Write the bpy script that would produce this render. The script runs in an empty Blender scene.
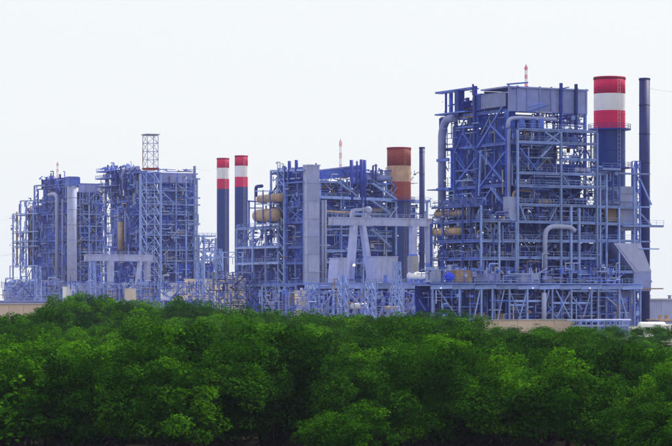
import bpy, math, random
import numpy as np
from mathutils import Vector, Quaternion

# ------------------------------------------------------------------ camera, sky, sun
scn = bpy.context.scene
COL = scn.collection
FPX, CX, HY, CAMZ = 2500.0, 336.0, 297.0, 8.0     # focal length and horizon in photo pixels (672 wide), eye height above the plant yard

cam = bpy.data.cameras.new('camera')
cam.sensor_width = 36.0
cam.lens = 36.0 * FPX / 672.0
cam.shift_y = (HY - 223.0) / 672.0
cam.clip_start, cam.clip_end = 1.0, 20000.0
camo = bpy.data.objects.new('camera', cam)
camo.location = (0, 0, CAMZ)
camo.rotation_euler = (math.radians(90), 0, 0)
COL.objects.link(camo)
scn.camera = camo

SUN_EL, SUN_AZ = math.radians(50), math.radians(40)   # azimuth clockwise from +Y (view direction)
world = bpy.data.worlds.new('World')
scn.world = world
world.use_nodes = True
nt = world.node_tree
nt.nodes.clear()
out = nt.nodes.new('ShaderNodeOutputWorld')
bg = nt.nodes.new('ShaderNodeBackground')
bg.inputs['Strength'].default_value = 0.1
sky = nt.nodes.new('ShaderNodeTexSky')
sky.sky_type = 'NISHITA'
sky.sun_disc = False
sky.sun_elevation = SUN_EL
sky.sun_rotation = SUN_AZ
sky.dust_density = 4.0
mix = nt.nodes.new('ShaderNodeMix')
mix.data_type = 'RGBA'
mix.inputs['Factor'].default_value = 0.93            # an even, bright overcast veil over the clear sky
mix.inputs[7].default_value = (9.6, 9.95, 10.05, 1)
nt.links.new(sky.outputs['Color'], mix.inputs[6])
nt.links.new(mix.outputs[2], bg.inputs['Color'])
nt.links.new(bg.outputs[0], out.inputs['Surface'])

sl = bpy.data.lights.new('sun', 'SUN')
sl.energy = 4.5
sl.angle = math.radians(8)
sl.color = (1.0, 0.93, 0.84)
so = bpy.data.objects.new('sun', sl)
sd = Vector((math.sin(SUN_AZ) * math.cos(SUN_EL), math.cos(SUN_AZ) * math.cos(SUN_EL), math.sin(SUN_EL)))
so.rotation_euler = sd.to_track_quat('Z', 'Y').to_euler()
so.location = (200, -100, 300)
COL.objects.link(so)

scn.view_settings.view_transform = 'Standard'
scn.view_settings.look = 'None'
scn.view_settings.exposure = 0.0
scn.view_settings.gamma = 1.0
scn.view_settings.use_curve_mapping = False
scn.render.engine = 'CYCLES'
scn.cycles.use_denoising = True
scn.cycles.max_bounces = 6
scn.cycles.diffuse_bounces = 3
scn.cycles.glossy_bounces = 2
scn.cycles.transmission_bounces = 3
scn.cycles.volume_bounces = 1
scn.cycles.transparent_max_bounces = 6

rng = random.Random(7)

# ------------------------------------------------------------------ materials
def nodes_of(name):
    m = bpy.data.materials.new(name)
    m.use_nodes = True
    t = m.node_tree
    return m, t, t.nodes['Principled BSDF']

def paint(name, col, rough=0.6, var=0.18, rust=0.0, metal=0.0, scale=0.6, rustcol=(0.16, 0.07, 0.035)):
    """painted or bare surface: colour mottled by noise, varied a little from piece to piece, with weather stains"""
    m, t, b = nodes_of(name)
    N, L = t.nodes, t.links
    tc = N.new('ShaderNodeTexCoord')
    geo = N.new('ShaderNodeNewGeometry')
    oi = N.new('ShaderNodeObjectInfo')
    nz = N.new('ShaderNodeTexNoise')
    nz.inputs['Scale'].default_value = scale
    nz.inputs['Detail'].default_value = 6
    nz.inputs['Roughness'].default_value = 0.65
    L.new(geo.outputs['Position'], nz.inputs['Vector'])
    mr = N.new('ShaderNodeMapRange')
    mr.inputs[1].default_value, mr.inputs[2].default_value = 0.3, 0.7
    mr.inputs[3].default_value, mr.inputs[4].default_value = 1 - var, 1 + var
    L.new(nz.outputs['Fac'], mr.inputs[0])
    mo = N.new('ShaderNodeMapRange')
    mo.inputs[3].default_value, mo.inputs[4].default_value = 1 - var, 1 + var
    L.new(oi.outputs['Random'], mo.inputs[0])
    mu = N.new('ShaderNodeMath'); mu.operation = 'MULTIPLY'
    L.new(mr.outputs[0], mu.inputs[0]); L.new(mo.outputs[0], mu.inputs[1])
    vm = N.new('ShaderNodeVectorMath'); vm.operation = 'SCALE'
    vm.inputs[0].default_value = col
    L.new(mu.outputs[0], vm.inputs['Scale'])
    src = vm.outputs[0]
    if rust > 0:
        n2 = N.new('ShaderNodeTexNoise')
        n2.inputs['Scale'].default_value = 0.55
        n2.inputs['Detail'].default_value = 8
        mp = N.new('ShaderNodeMapping'); mp.inputs['Scale'].default_value = (1, 1, 0.18)
        L.new(geo.outputs['Position'], mp.inputs['Vector']); L.new(mp.outputs[0], n2.inputs['Vector'])
        r2 = N.new('ShaderNodeMapRange')
        r2.inputs[1].default_value, r2.inputs[2].default_value = 0.54, 0.72
        r2.inputs[3].default_value, r2.inputs[4].default_value = 0, rust
        L.new(n2.outputs['Fac'], r2.inputs[0])
        mx = N.new('ShaderNodeMix'); mx.data_type = 'RGBA'
        L.new(r2.outputs[0], mx.inputs['Factor']); L.new(src, mx.inputs[6])
        mx.inputs[7].default_value = (*rustcol, 1)
        src = mx.outputs[2]
    L.new(src, b.inputs['Base Color'])
    b.inputs['Roughness'].default_value = rough
    b.inputs['Metallic'].default_value = metal
    b.inputs['Specular IOR Level'].default_value = 0.3
    bp = N.new('ShaderNodeBump'); bp.inputs['Strength'].default_value = 0.15; bp.inputs['Distance'].default_value = 0.05
    L.new(nz.outputs['Fac'], bp.inputs['Height']); L.new(bp.outputs[0], b.inputs['Normal'])
    return m

STEEL = paint('pale_blue_steel_paint', (0.225, 0.32, 0.69), 0.5, 0.25, 0.2)  # outer and right-face steel; the brighter side's light is partly in this colour
STEELB = paint('mid_blue_steel_paint', (0.080, 0.145, 0.58), 0.5, 0.3, 0.15)  # inner and left-face steel; side shade is partly put into this colour
NAVY = paint('navy_steel_paint', (0.022, 0.040, 0.29), 0.55, 0.3, 0.1)
CASE = paint('deep_blue_casing', (0.036, 0.092, 0.54), 0.55, 0.45, 0.25, rustcol=(0.03, 0.03, 0.12))  # casing blue, strengthened to carry the blue tint of the shadows
CASED = paint('dark_blue_casing', (0.022, 0.036, 0.33), 0.6, 0.5, 0.2, rustcol=(0.02, 0.02, 0.08))  # darker casing blue; colours the recesses with part of their shade
LILAC = paint('lilac_grey_cladding', (0.23, 0.27, 0.58), 0.6, 0.16, 0.35, rustcol=(0.25, 0.2, 0.3))
PALE = paint('pale_grey_cladding', (0.36, 0.40, 0.66), 0.6, 0.12, 0.35, rustcol=(0.3, 0.24, 0.25))
CRANE = paint('pale_crane_paint', (0.36, 0.40, 0.66), 0.5, 0.14, 0.4)
TAN = paint('tan_insulation_jacket', (0.38, 0.27, 0.21), 0.55, 0.2, 0.35)
CREAM = paint('cream_painted_sheet', (0.66, 0.58, 0.50), 0.6, 0.10, 0.12)
BEIGE = paint('beige_render_wall', (0.58, 0.46, 0.38), 0.85, 0.10, 0.12, rustcol=(0.3, 0.22, 0.18))
RED = paint('red_chimney_paint', (0.66, 0.010, 0.10), 0.6, 0.14, 0.45, rustcol=(0.36, 0.02, 0.06))
REDW = paint('faded_red_chimney_paint', (0.25, 0.045, 0.045), 0.7, 0.2, 0.7, rustcol=(0.24, 0.07, 0.04))
WHITE = paint('white_chimney_paint', (0.78, 0.76, 0.80), 0.6, 0.07, 0.5, rustcol=(0.52, 0.46, 0.52))
WHITEW = paint('peeling_white_chimney_paint', (0.54, 0.36, 0.27), 0.7, 0.18, 1.0, rustcol=(0.42, 0.15, 0.08))
BLUESTK = paint('blue_chimney_paint', (0.015, 0.040, 0.21), 0.5, 0.18, 0.25, rustcol=(0.03, 0.03, 0.12))
BLUESTK2 = paint('violet_blue_stack_paint', (0.020, 0.028, 0.15), 0.5, 0.2, 0.2, rustcol=(0.03, 0.02, 0.05))
WHITEP = paint('white_vehicle_paint', (0.80, 0.80, 0.80), 0.3, 0.03)
RUBBER = paint('black_rubber', (0.02, 0.02, 0.022), 0.8, 0.1)
DARKG = paint('dark_window_glass', (0.02, 0.025, 0.04), 0.1, 0.1)
COBALT = paint('cobalt_blue_tarpaulin', (0.02, 0.05, 0.75), 0.4, 0.1)
ROOFG = paint('grey_sheet_roof', (0.33, 0.34, 0.45), 0.6, 0.12, 0.1)
CONC = paint('weathered_concrete', (0.34, 0.34, 0.38), 0.9, 0.2, 0.1)
WIRE = paint('aluminium_wire', (0.55, 0.56, 0.62), 0.5, 0.05)
GALV = paint('galvanised_steel', (0.34, 0.36, 0.45), 0.5, 0.25, 0.3)
SOOT = paint('sooty_rim', (0.20, 0.012, 0.045), 0.8, 0.3, 0.4)
BROWN = paint('rust_brown_pipework', (0.20, 0.13, 0.12), 0.7, 0.3, 0.3)
BARK = paint('mangrove_bark', (0.045, 0.036, 0.03), 0.9, 0.3, scale=3)

def emit(name, col, s):
    m, t, b = nodes_of(name)
    b.inputs['Base Color'].default_value = (*col, 1)
    b.inputs['Emission Color'].default_value = (*col, 1)
    b.inputs['Emission Strength'].default_value = s
    return m
LAMP = emit('lit_lamp_lens', (1.0, 0.97, 0.92), 0.9)

def leaf_mat():
    m, t, b = nodes_of('mangrove_leaf')
    N, L = t.nodes, t.links
    at = N.new('ShaderNodeAttribute'); at.attribute_name = 'tone'
    oi = N.new('ShaderNodeObjectInfo')
    geo = N.new('ShaderNodeNewGeometry')
    nz = N.new('ShaderNodeTexNoise'); nz.inputs['Scale'].default_value = 0.09; nz.inputs['Detail'].default_value = 3
    L.new(geo.outputs['Position'], nz.inputs['Vector'])
    a1 = N.new('ShaderNodeMath'); a1.operation = 'MULTIPLY_ADD'; a1.inputs[1].default_value = 0.55
    L.new(at.outputs['Fac'], a1.inputs[0])
    a2 = N.new('ShaderNodeMath'); a2.operation = 'MULTIPLY'; a2.inputs[1].default_value = 0.25
    L.new(oi.outputs['Random'], a2.inputs[0]); L.new(a2.outputs[0], a1.inputs[2])
    a3 = N.new('ShaderNodeMath'); a3.operation = 'MULTIPLY_ADD'; a3.inputs[1].default_value = 0.7; a3.inputs[2].default_value = -0.25
    L.new(nz.outputs['Fac'], a3.inputs[0])
    a4 = N.new('ShaderNodeMath'); a4.operation = 'ADD'
    L.new(a1.outputs[0], a4.inputs[0]); L.new(a3.outputs[0], a4.inputs[1])
    cr = N.new('ShaderNodeValToRGB')
    e = cr.color_ramp.elements
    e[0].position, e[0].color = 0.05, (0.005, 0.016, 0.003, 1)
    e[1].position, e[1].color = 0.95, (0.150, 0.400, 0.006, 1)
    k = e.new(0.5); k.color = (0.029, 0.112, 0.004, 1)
    L.new(a4.outputs[0], cr.inputs[0])
    L.new(cr.outputs[0], b.inputs['Base Color'])
    b.inputs['Roughness'].default_value = 0.55
    b.inputs['Specular IOR Level'].default_value = 0.0
    tr = N.new('ShaderNodeBsdfTranslucent')
    L.new(cr.outputs[0], tr.inputs['Color'])
    ms = N.new('ShaderNodeMixShader'); ms.inputs[0].default_value = 0.2
    L.new(b.outputs[0], ms.inputs[1]); L.new(tr.outputs[0], ms.inputs[2])
    L.new(ms.outputs[0], N['Material Output'].inputs['Surface'])
    return m
LEAF = leaf_mat()

def ground_mat():
    m, t, b = nodes_of('yard_and_mud_ground')
    N, L = t.nodes, t.links
    geo = N.new('ShaderNodeNewGeometry')
    nz = N.new('ShaderNodeTexNoise'); nz.inputs['Scale'].default_value = 0.05; nz.inputs['Detail'].default_value = 9
    L.new(geo.outputs['Position'], nz.inputs['Vector'])
    sx = N.new('ShaderNodeSeparateXYZ'); L.new(geo.outputs['Position'], sx.inputs[0])
    mr = N.new('ShaderNodeMapRange'); mr.inputs[1].default_value, mr.inputs[2].default_value = -1.2, -0.2
    L.new(sx.outputs['Z'], mr.inputs[0])
    c1 = N.new('ShaderNodeValToRGB'); c1.color_ramp.elements[0].color = (0.018, 0.016, 0.012, 1); c1.color_ramp.elements[1].color = (0.05, 0.045, 0.03, 1)
    c2 = N.new('ShaderNodeValToRGB'); c2.color_ramp.elements[0].color = (0.16, 0.15, 0.15, 1); c2.color_ramp.elements[1].color = (0.30, 0.28, 0.26, 1)
    L.new(nz.outputs['Fac'], c1.inputs[0]); L.new(nz.outputs['Fac'], c2.inputs[0])
    mx = N.new('ShaderNodeMix'); mx.data_type = 'RGBA'
    L.new(mr.outputs[0], mx.inputs['Factor']); L.new(c1.outputs[0], mx.inputs[6]); L.new(c2.outputs[0], mx.inputs[7])
    L.new(mx.outputs[2], b.inputs['Base Color'])
    b.inputs['Roughness'].default_value = 0.95
    b.inputs['Specular IOR Level'].default_value = 0.0
    return m

# ------------------------------------------------------------------ mesh helpers
def make_mesh(name, V, F, mat, smooth=False):
    me = bpy.data.meshes.new(name)
    me.from_pydata([tuple(v) for v in V], [], F)
    if smooth:
        me.polygons.foreach_set('use_smooth', [len(p.vertices) == 4 for p in me.polygons])
    me.materials.append(mat)
    me.update()
    return me

class MB:
    """collects boxes, bars and tubes that make one part"""
    def __init__(s): s.V, s.F = [], []
    def add(s, V, F):
        o = len(s.V); s.V += [tuple(v) for v in V]; s.F += [tuple(i + o for i in f) for f in F]
        return s
    def box(s, x0, x1, y0, y1, z0, z1):
        return s.add([(x0,y0,z0),(x1,y0,z0),(x1,y1,z0),(x0,y1,z0),(x0,y0,z1),(x1,y0,z1),(x1,y1,z1),(x0,y1,z1)], BOXF)
    def bar(s, p, q, w, h=None):
        p, q = Vector(p), Vector(q); h = h or w
        R = quat((q - p)); L = (q - p).length
        return s.add([R @ Vector((x * w / 2, y * h / 2, z * L)) + p for z in (0, 1) for x, y in ((-1,-1),(1,-1),(1,1),(-1,1))], BOXF)
    def cyl(s, p, q, r0, r1=None, n=16, caps=True):
        p, q = Vector(p), Vector(q); r1 = r0 if r1 is None else r1
        R = quat((q - p)); L = (q - p).length
        V, F = [], []
        for z, r in ((0, r0), (1, r1)):
            for i in range(n):
                a = 2 * math.pi * i / n
                V.append(R @ Vector((r * math.cos(a), r * math.sin(a), z * L)) + p)
        for i in range(n):
            j = (i + 1) % n
            F.append((i, j, n + j, n + i))
        if caps: F += [tuple(range(n - 1, -1, -1)), tuple(range(n, 2 * n))]
        return s.add(V, F)
    def lathe(s, prof, p, axis=(0, 0, 1), n=20):
        """prof: list of (radius, distance along axis)"""
        p = Vector(p); R = quat(Vector(axis)); V, F = [], []
        for r, z in prof:
            for i in range(n):
                a = 2 * math.pi * i / n
                V.append(R @ Vector((r * math.cos(a), r * math.sin(a), z)) + p)
        for k in range(len(prof) - 1):
            for i in range(n):
                j = (i + 1) % n
                F.append((k*n+i, k*n+j, (k+1)*n+j, (k+1)*n+i))
        F += [tuple(range(n - 1, -1, -1)), tuple(range((len(prof)-1)*n, len(prof)*n))]
        return s.add(V, F)
    def tube(s, pts, r, n=8, bend=0.0):
        P = [Vector(p) for p in pts]
        if bend > 0:
            Q = [P[0]]
            for a, b, c in zip(P, P[1:], P[2:]):
                d0, d1 = (a - b), (c - b)
                t = min(bend, d0.length * .49, d1.length * .49)
                s0, s1 = b + d0.normalized() * t, b + d1.normalized() * t
                for k in range(6):
                    f = k / 5
                    Q.append((1-f)**2 * s0 + 2*f*(1-f) * b + f*f * s1)
            Q.append(P[-1]); P = Q
        V, F, prev = [], [], None
        for i, p in enumerate(P):
            d = (P[min(i+1, len(P)-1)] - P[max(i-1, 0)]).normalized()
            if prev is None:
                R = quat(d)
            else:
                R = prev[1].copy(); R.rotate(prev[0].rotation_difference(d))
            prev = (d, R)
            for k in range(n):
                a = 2 * math.pi * k / n
                V.append(R @ Vector((r * math.cos(a), r * math.sin(a), 0)) + p)
        for i in range(len(P) - 1):
            for k in range(n):
                j = (k + 1) % n
                F.append((i*n+k, i*n+j, (i+1)*n+j, (i+1)*n+k))
        F += [tuple(range(n - 1, -1, -1)), tuple(range((len(P)-1)*n, len(P)*n))]
        return s.add(V, F)
    def poly(s, outline, y0, y1):
        """outline in x,z extruded from y0 to y1"""
        n = len(outline)
        V = [(x, y0, z) for x, z in outline] + [(x, y1, z) for x, z in outline]
        F = [tuple(range(n)), tuple(range(2*n-1, n-1, -1))] + [(i, n+i, n+(i+1) % n, (i+1) % n) for i in range(n)]
        return s.add(V, F)
    def build(s, name, mat, parent=None, loc=(0,0,0), smooth=False):
        return put(name, make_mesh(name, s.V, s.F, mat, smooth), parent, loc)

BOXF = [(0,3,2,1),(4,5,6,7),(0,1,5,4),(1,2,6,5),(2,3,7,6),(3,0,4,7)]

def quat(d):
    d = Vector(d)
    if d.length < 1e-9: return Quaternion()
    d = d.normalized()
    if abs(d.z) > 0.9999:
        return Quaternion() if d.z > 0 else Quaternion((1, 0, 0), math.pi)
    return d.to_track_quat('Z', 'Y')

def put(name, me, parent=None, loc=(0,0,0), rot=None, scale=None):
    o = bpy.data.objects.new(name, me)
    COL.objects.link(o)
    o.location = loc
    if rot is not None:
        o.rotation_mode = 'QUATERNION'; o.rotation_quaternion = rot
    if scale is not None: o.scale = scale
    if parent is not None: o.parent = parent
    return o

def tag(o, label, cat, group=None, kind=None):
    if label: o['label'] = label
    if cat: o['category'] = cat
    if group: o['group'] = group
    if kind: o['kind'] = kind
    return o

def thing(name, label, cat, loc=(0,0,0), rz=0.0, group=None):
    o = bpy.data.objects.new(name, None)
    o.empty_display_size = 0.5
    COL.objects.link(o)
    o.location = loc; o.rotation_euler = (0, 0, rz)
    return tag(o, label, cat, group)

_unit = {}
def unit(shape, mat):
    k = (shape, mat.name)
    if k in _unit: return _unit[k]
    if shape == 'box':
        V = [(x, y, z) for z in (0, 1) for x, y in ((-.5,-.5),(.5,-.5),(.5,.5),(-.5,.5))]; F = BOXF; sm = False
    elif shape == 'hsec':                       # rolled steel section: two flanges and a web
        t, w = .16, .12
        pr = [(-.5,-.5),(.5,-.5),(.5,-.5+t),(w/2,-.5+t),(w/2,.5-t),(.5,.5-t),(.5,.5),(-.5,.5),(-.5,.5-t),(-w/2,.5-t),(-w/2,-.5+t),(-.5,-.5+t)]
        n = 12; V = [(x, y, z) for z in (0, 1) for x, y in pr]
        F = [(i, (i+1) % n, n+(i+1) % n, n+i) for i in range(n)]
        F += [(11,2,1,0),(10,9,4,3),(8,7,6,5),(12,13,14,23),(15,16,21,22),(17,18,19,20)]; sm = False
    elif shape == 'cyl':
        b = MB().cyl((0,0,0), (0,0,1), .5, n=12); V, F, sm = b.V, b.F, True
    elif shape == 'panel':                      # profiled sheet: x 0..1, z 0..1, ribs stand out towards -y
        V, F, n = [], [], 7
        xs = []
        for i in range(n):
            a = i / n
            xs += [(a, 0), (a + .45/n, 0), (a + .55/n, -1), (a + .9/n, -1)]
        xs.append((1, 0))
        m_ = len(xs)
        for z in (0, 1):
            V += [(x, y, z) for x, y in xs] + [(0, 1, z), (1, 1, z)]
        q = m_ + 2
        F += [(i, i+1, q+i+1, q+i) for i in range(m_ - 1)]
        F += [(m_-1, m_+1, q+m_+1, q+m_-1), (m_+1, m_, q+m_, q+m_+1), (m_, 0, q, q+m_)]
        sm = False
    elif shape == 'flat':                       # sheet with a raised edge band: x 0..1, z 0..1, face towards -y
        b = MB().box(0, 1, 0, 1, 0, 1).box(0, .04, -.6, 0, 0, 1).box(.96, 1, -.6, 0, 0, 1).box(.04, .96, -.5, 0, 0, .05).box(.04, .96, -.5, 0, .95, 1)
        V, F, sm = b.V, b.F, False
    me = make_mesh(shape + '_' + mat.name, V, F, mat, sm)
    _unit[k] = me
    return me

def beam(T, p, q, w, mat, name='beam', h=None, shape='box'):
    p, q = Vector(p), Vector(q); d = q - p
    return put(name, unit(shape, mat), T, p, quat(d), (w, h or w, d.length))

QU = Quaternion((0, 0, 1), -math.pi / 2)    # turns a sheet that faces -y so that it faces -x, its width running towards -y
def panelR(T, v0, v1, u, z0, z1, mat, th=.12, name='casing_panel', shape='panel'):
    return put(name, unit(shape, mat), T, (v0, u, z0), None, (v1 - v0, th, z1 - z0))
def panelL(T, u0, u1, v, z0, z1, mat, th=.12, name='casing_panel', shape='panel'):
    return put(name, unit(shape, mat), T, (v, u1, z0), QU, (u1 - u0, th, z1 - z0))
def slab(T, v0, v1, u0, u1, z, mat, th=.16, name='platform'):
    return put(name, unit('box', mat), T, ((v0+v1)/2, (u0+u1)/2, z - th), None, (v1 - v0, u1 - u0, th))
def block(T, name, v0, v1, u0, u1, z0, z1, mat):
    return put(name, unit('box', mat), T, ((v0+v1)/2, (u0+u1)/2, z0), None, (v1 - v0, u1 - u0, z1 - z0))

_rail = {}
def railing(T, p, q, mat, th=.07, h=1.1):
    p, q = Vector(p), Vector(q); L = (q - p).length
    if L < .8: return
    k = (round(L, 1), mat.name, th)
    if k not in _rail:
        b = MB(); Lr = k[0]; n = max(1, round(Lr / 1.8))
        b.box(0, Lr, -th/2, th/2, h - th, h); b.box(0, Lr, -th/2, th/2, h*.52, h*.52 + th*.8); b.box(0, Lr, -th*.3, th*.3, 0, .14)
        for i in range(n + 1):
            x = Lr * i / n
            b.box(x - th/2, x + th/2, -th*.45, th*.45, 0, h)
        _rail[k] = make_mesh('railing', b.V, b.F, mat)
    d = (q - p)
    return put('railing', _rail[k], T, p, Quaternion((0,0,1), math.atan2(d.y, d.x)))

def pipe(T, pts, r, mat, bend=None, name='pipe', n=8):
    b = MB().tube(pts, r, n, bend if bend is not None else r * 3)
    return b.build(name, mat, T, smooth=True)

def stair(T, p, q, w, mat):
    """a straight flight from p up to q: two stringers, treads, handrails"""
    p, q = Vector(p), Vector(q); d = q - p
    s = Vector((-d.y, d.x, 0)).normalized() * (w / 2)
    b = MB()
    for k in (-1, 1):
        b.bar(p + s*k, q + s*k, .12, .34)
        b.bar(p + s*k + Vector((0,0,1)), q + s*k + Vector((0,0,1)), .08)
    n = max(4, int(abs(d.z) / .5))
    for i in range(1, n):
        c = p + d * (i / n)
        b.bar(c - s, c + s, .28, .06)
        if i % 3 == 0:
            for k in (-1, 1): b.bar(c + s*k, c + s*k + Vector((0,0,1)), .06)
    return b.build('stair', mat, T)

_lampm = None
def lamp(T, p, s=1.0):
    global _lampm
    if _lampm is None:
        _lampm = make_mesh('lamp_head', *_lampvf(), LAMP, True)
    return put('lamp', _lampm, T, p, None, (s, s, s))
def _lampvf():
    b = MB().lathe([(.03, 0.30), (.10, .28), (.2, .1), (.19, 0), (.1, -.06)], (0,0,0), n=10)
    return b.V, b.F

def vessel_mesh(b, p, q, r, n=20):
    p, q = Vector(p), Vector(q); L = (q - p).length
    prof = [(r*.08, -r*.5), (r*.5, -r*.44), (r*.8, -r*.28), (r*.96, -r*.1), (r, 0), (r, L), (r*.96, L+r*.1), (r*.8, L+r*.28), (r*.5, L+r*.44), (r*.08, L+r*.5)]
    return b.lathe(prof, p, (q - p), n)

# ------------------------------------------------------------------ where things stand
A = math.radians(28)                        # the plant's rows run along U (left and away), its unit axes along V (right and away)
VX, VY, UX, UY = math.cos(A), math.sin(A), -math.sin(A), math.cos(A)

class Site:
    def __init__(s, px, d):
        s.x, s.y = (px - CX) / FPX * d, d
    def loc(s): return (s.x, s.y, 0)
    def depth(s, u, v): return s.y + v * VY + u * UY
    def v(s, px, u=0.0):
        k = (px - CX) / FPX; x, y = s.x + u * UX, s.y + u * UY
        return (k * y - x) / (VX - k * VY)
    def u(s, px, v=0.0):
        k = (px - CX) / FPX; x, y = s.x + v * VX, s.y + v * VY
        return (k * y - x) / (UX - k * UY)
    def z(s, py, u=0.0, v=0.0):
        return CAMZ + (HY - py) / FPX * s.depth(u, v)
    def R(s, px, py, u=0.0):                # a point of the face that runs along V
        v = s.v(px, u); return Vector((v, u, s.z(py, u, v)))
    def L(s, px, py, v=0.0):                # a point of the face that runs along U
        u = s.u(px, v); return Vector((v, u, s.z(py, u, v)))

def at(px, d, z=0.0):
    return Vector(((px - CX) / FPX * d, d, z))

# ------------------------------------------------------------------ ground
def ground():
    xs = [-3000, -1200, -500, -250, -150, -80, -40, 0, 40, 80, 150, 250, 500, 1200, 3000]
    ys = [-300, 0, 60, 90, 120, 200, 300, 380, 400, 415, 430, 445, 460, 470, 520, 600, 800, 1200, 2000, 3200]
    V, F = [], []
    for y in ys:
        for x in xs:
            V.append((x, y, gz(y) + (0 if y > 465 else .25 * math.sin(x * .13 + y * .07))))
    n = len(xs)
    for j in range(len(ys) - 1):
        for i in range(n - 1):
            F.append((j*n+i, j*n+i+1, (j+1)*n+i+1, (j+1)*n+i))
    o = put('ground', make_mesh('ground', V, F, ground_mat(), True))
    tag(o, 'flat plant yard falling to dark muddy mangrove floor', 'ground', kind='structure')

def gz(y):
    t = min(1, max(0, (y - 390) / 75.0))
    return -6.0 + 6.0 * t * t * (3 - 2 * t)
ground()

# ------------------------------------------------------------------ clutter that fills the bays of a boiler house
def clutter(T, v0, v1, u0, u1, z0, z1, r, dense=1.0):
    """pipes, trays and boxes on one platform between the outer frame (u0) and the casing (u1); v along the face"""
    w, h = v1 - v0, z1 - z0
    n = max(1, int(w * .5 * dense))
    for _ in range(n):
        k = r.random()
        v = r.uniform(v0 + .3, v1 - .3); u = r.uniform(u0 + .5, u1 - .3)
        if k < .3:
            pipe(T, [(v, u, z0), (v, u, z1 - .1)], r.uniform(.10, .24), r.choice((STEEL, STEELB, LILAC, STEELB)))
        elif k < .5:
            zz = r.uniform(z0 + 1.2, z1 - .5); L = min(w * .9, r.uniform(2.5, 7)); a = r.uniform(v0, max(v0 + .01, v1 - L))
            pipe(T, [(a, u, z0), (a, u, zz), (a + L, u, zz), (a + L, u, z0 + h * r.choice((0, .5, .95)))], r.uniform(.10, .22), r.choice((STEEL, STEELB, TAN, LILAC)), .5)
        elif k < .66:
            s = r.uniform(.5, 1.3); b = MB().box(-s/2, s/2, -.4, .4, 0.1, r.uniform(.9, 1.8)).box(-s*.45, -s*.35, -.35, .35, 0, .1).box(s*.35, s*.45, -.35, .35, 0, .1)
            b.box(-s*.4, s*.4, -.45, -.4, .3, .8)
            b.build('equipment_box', r.choice((LILAC, STEELB, NAVY, PALE, TAN)), T, (v, u, z0))
        elif k < .8:
            L = w * r.uniform(.5, .95); zz = z1 - r.uniform(.5, 1.1)
            a = v0 + (w - L) * r.random()
            MB().box(0, L, -.25, .25, 0, .06).box(0, L, -.27, -.25, 0, .18).box(0, L, .25, .27, 0, .18).build('cable_tray', r.choice((STEEL, STEELB, NAVY)), T, (a, u, zz))
        elif k < .96:
            rr = r.uniform(.35, .8); L = min(w * .6, r.uniform(1.5, 4)); b = MB(); vessel_mesh(b, (0,0,rr+.3), (L,0,rr+.3), rr, 12)
            b.box(.1, .25, -rr*.7, rr*.7, 0, rr+.1).box(L-.25, L-.1, -rr*.7, rr*.7, 0, rr+.1)
            b.build('small_vessel', r.choice((LILAC, TAN, STEELB, PALE)), T, (min(v, v1 - L), u, z0), smooth=True)
        else:
            lamp(T, (v, u0 + .3, z1 - r.uniform(.5, 1.0)), r.uniform(.4, .6))

def face_frame(T, S, side, pos, zs, plane, mat, wc=.55, wb=.4, cols=True):
    """columns and level beams of one face; pos along the face, plane = the other coordinate"""
    def P(a, z): return (a, plane, z) if side == 'R' else (plane, a, z)
    if cols:
        for a in pos:
            beam(T, P(a, 0 if zs[0] < 12 else zs[0]), P(a, zs[-1]), wc, mat, 'column', shape='hsec')
    for z in zs:
        for a, b in zip(pos, pos[1:]):
            beam(T, P(a, z), P(b, z), wb * .8, mat, 'beam', wb * 1.25, 'hsec')

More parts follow.
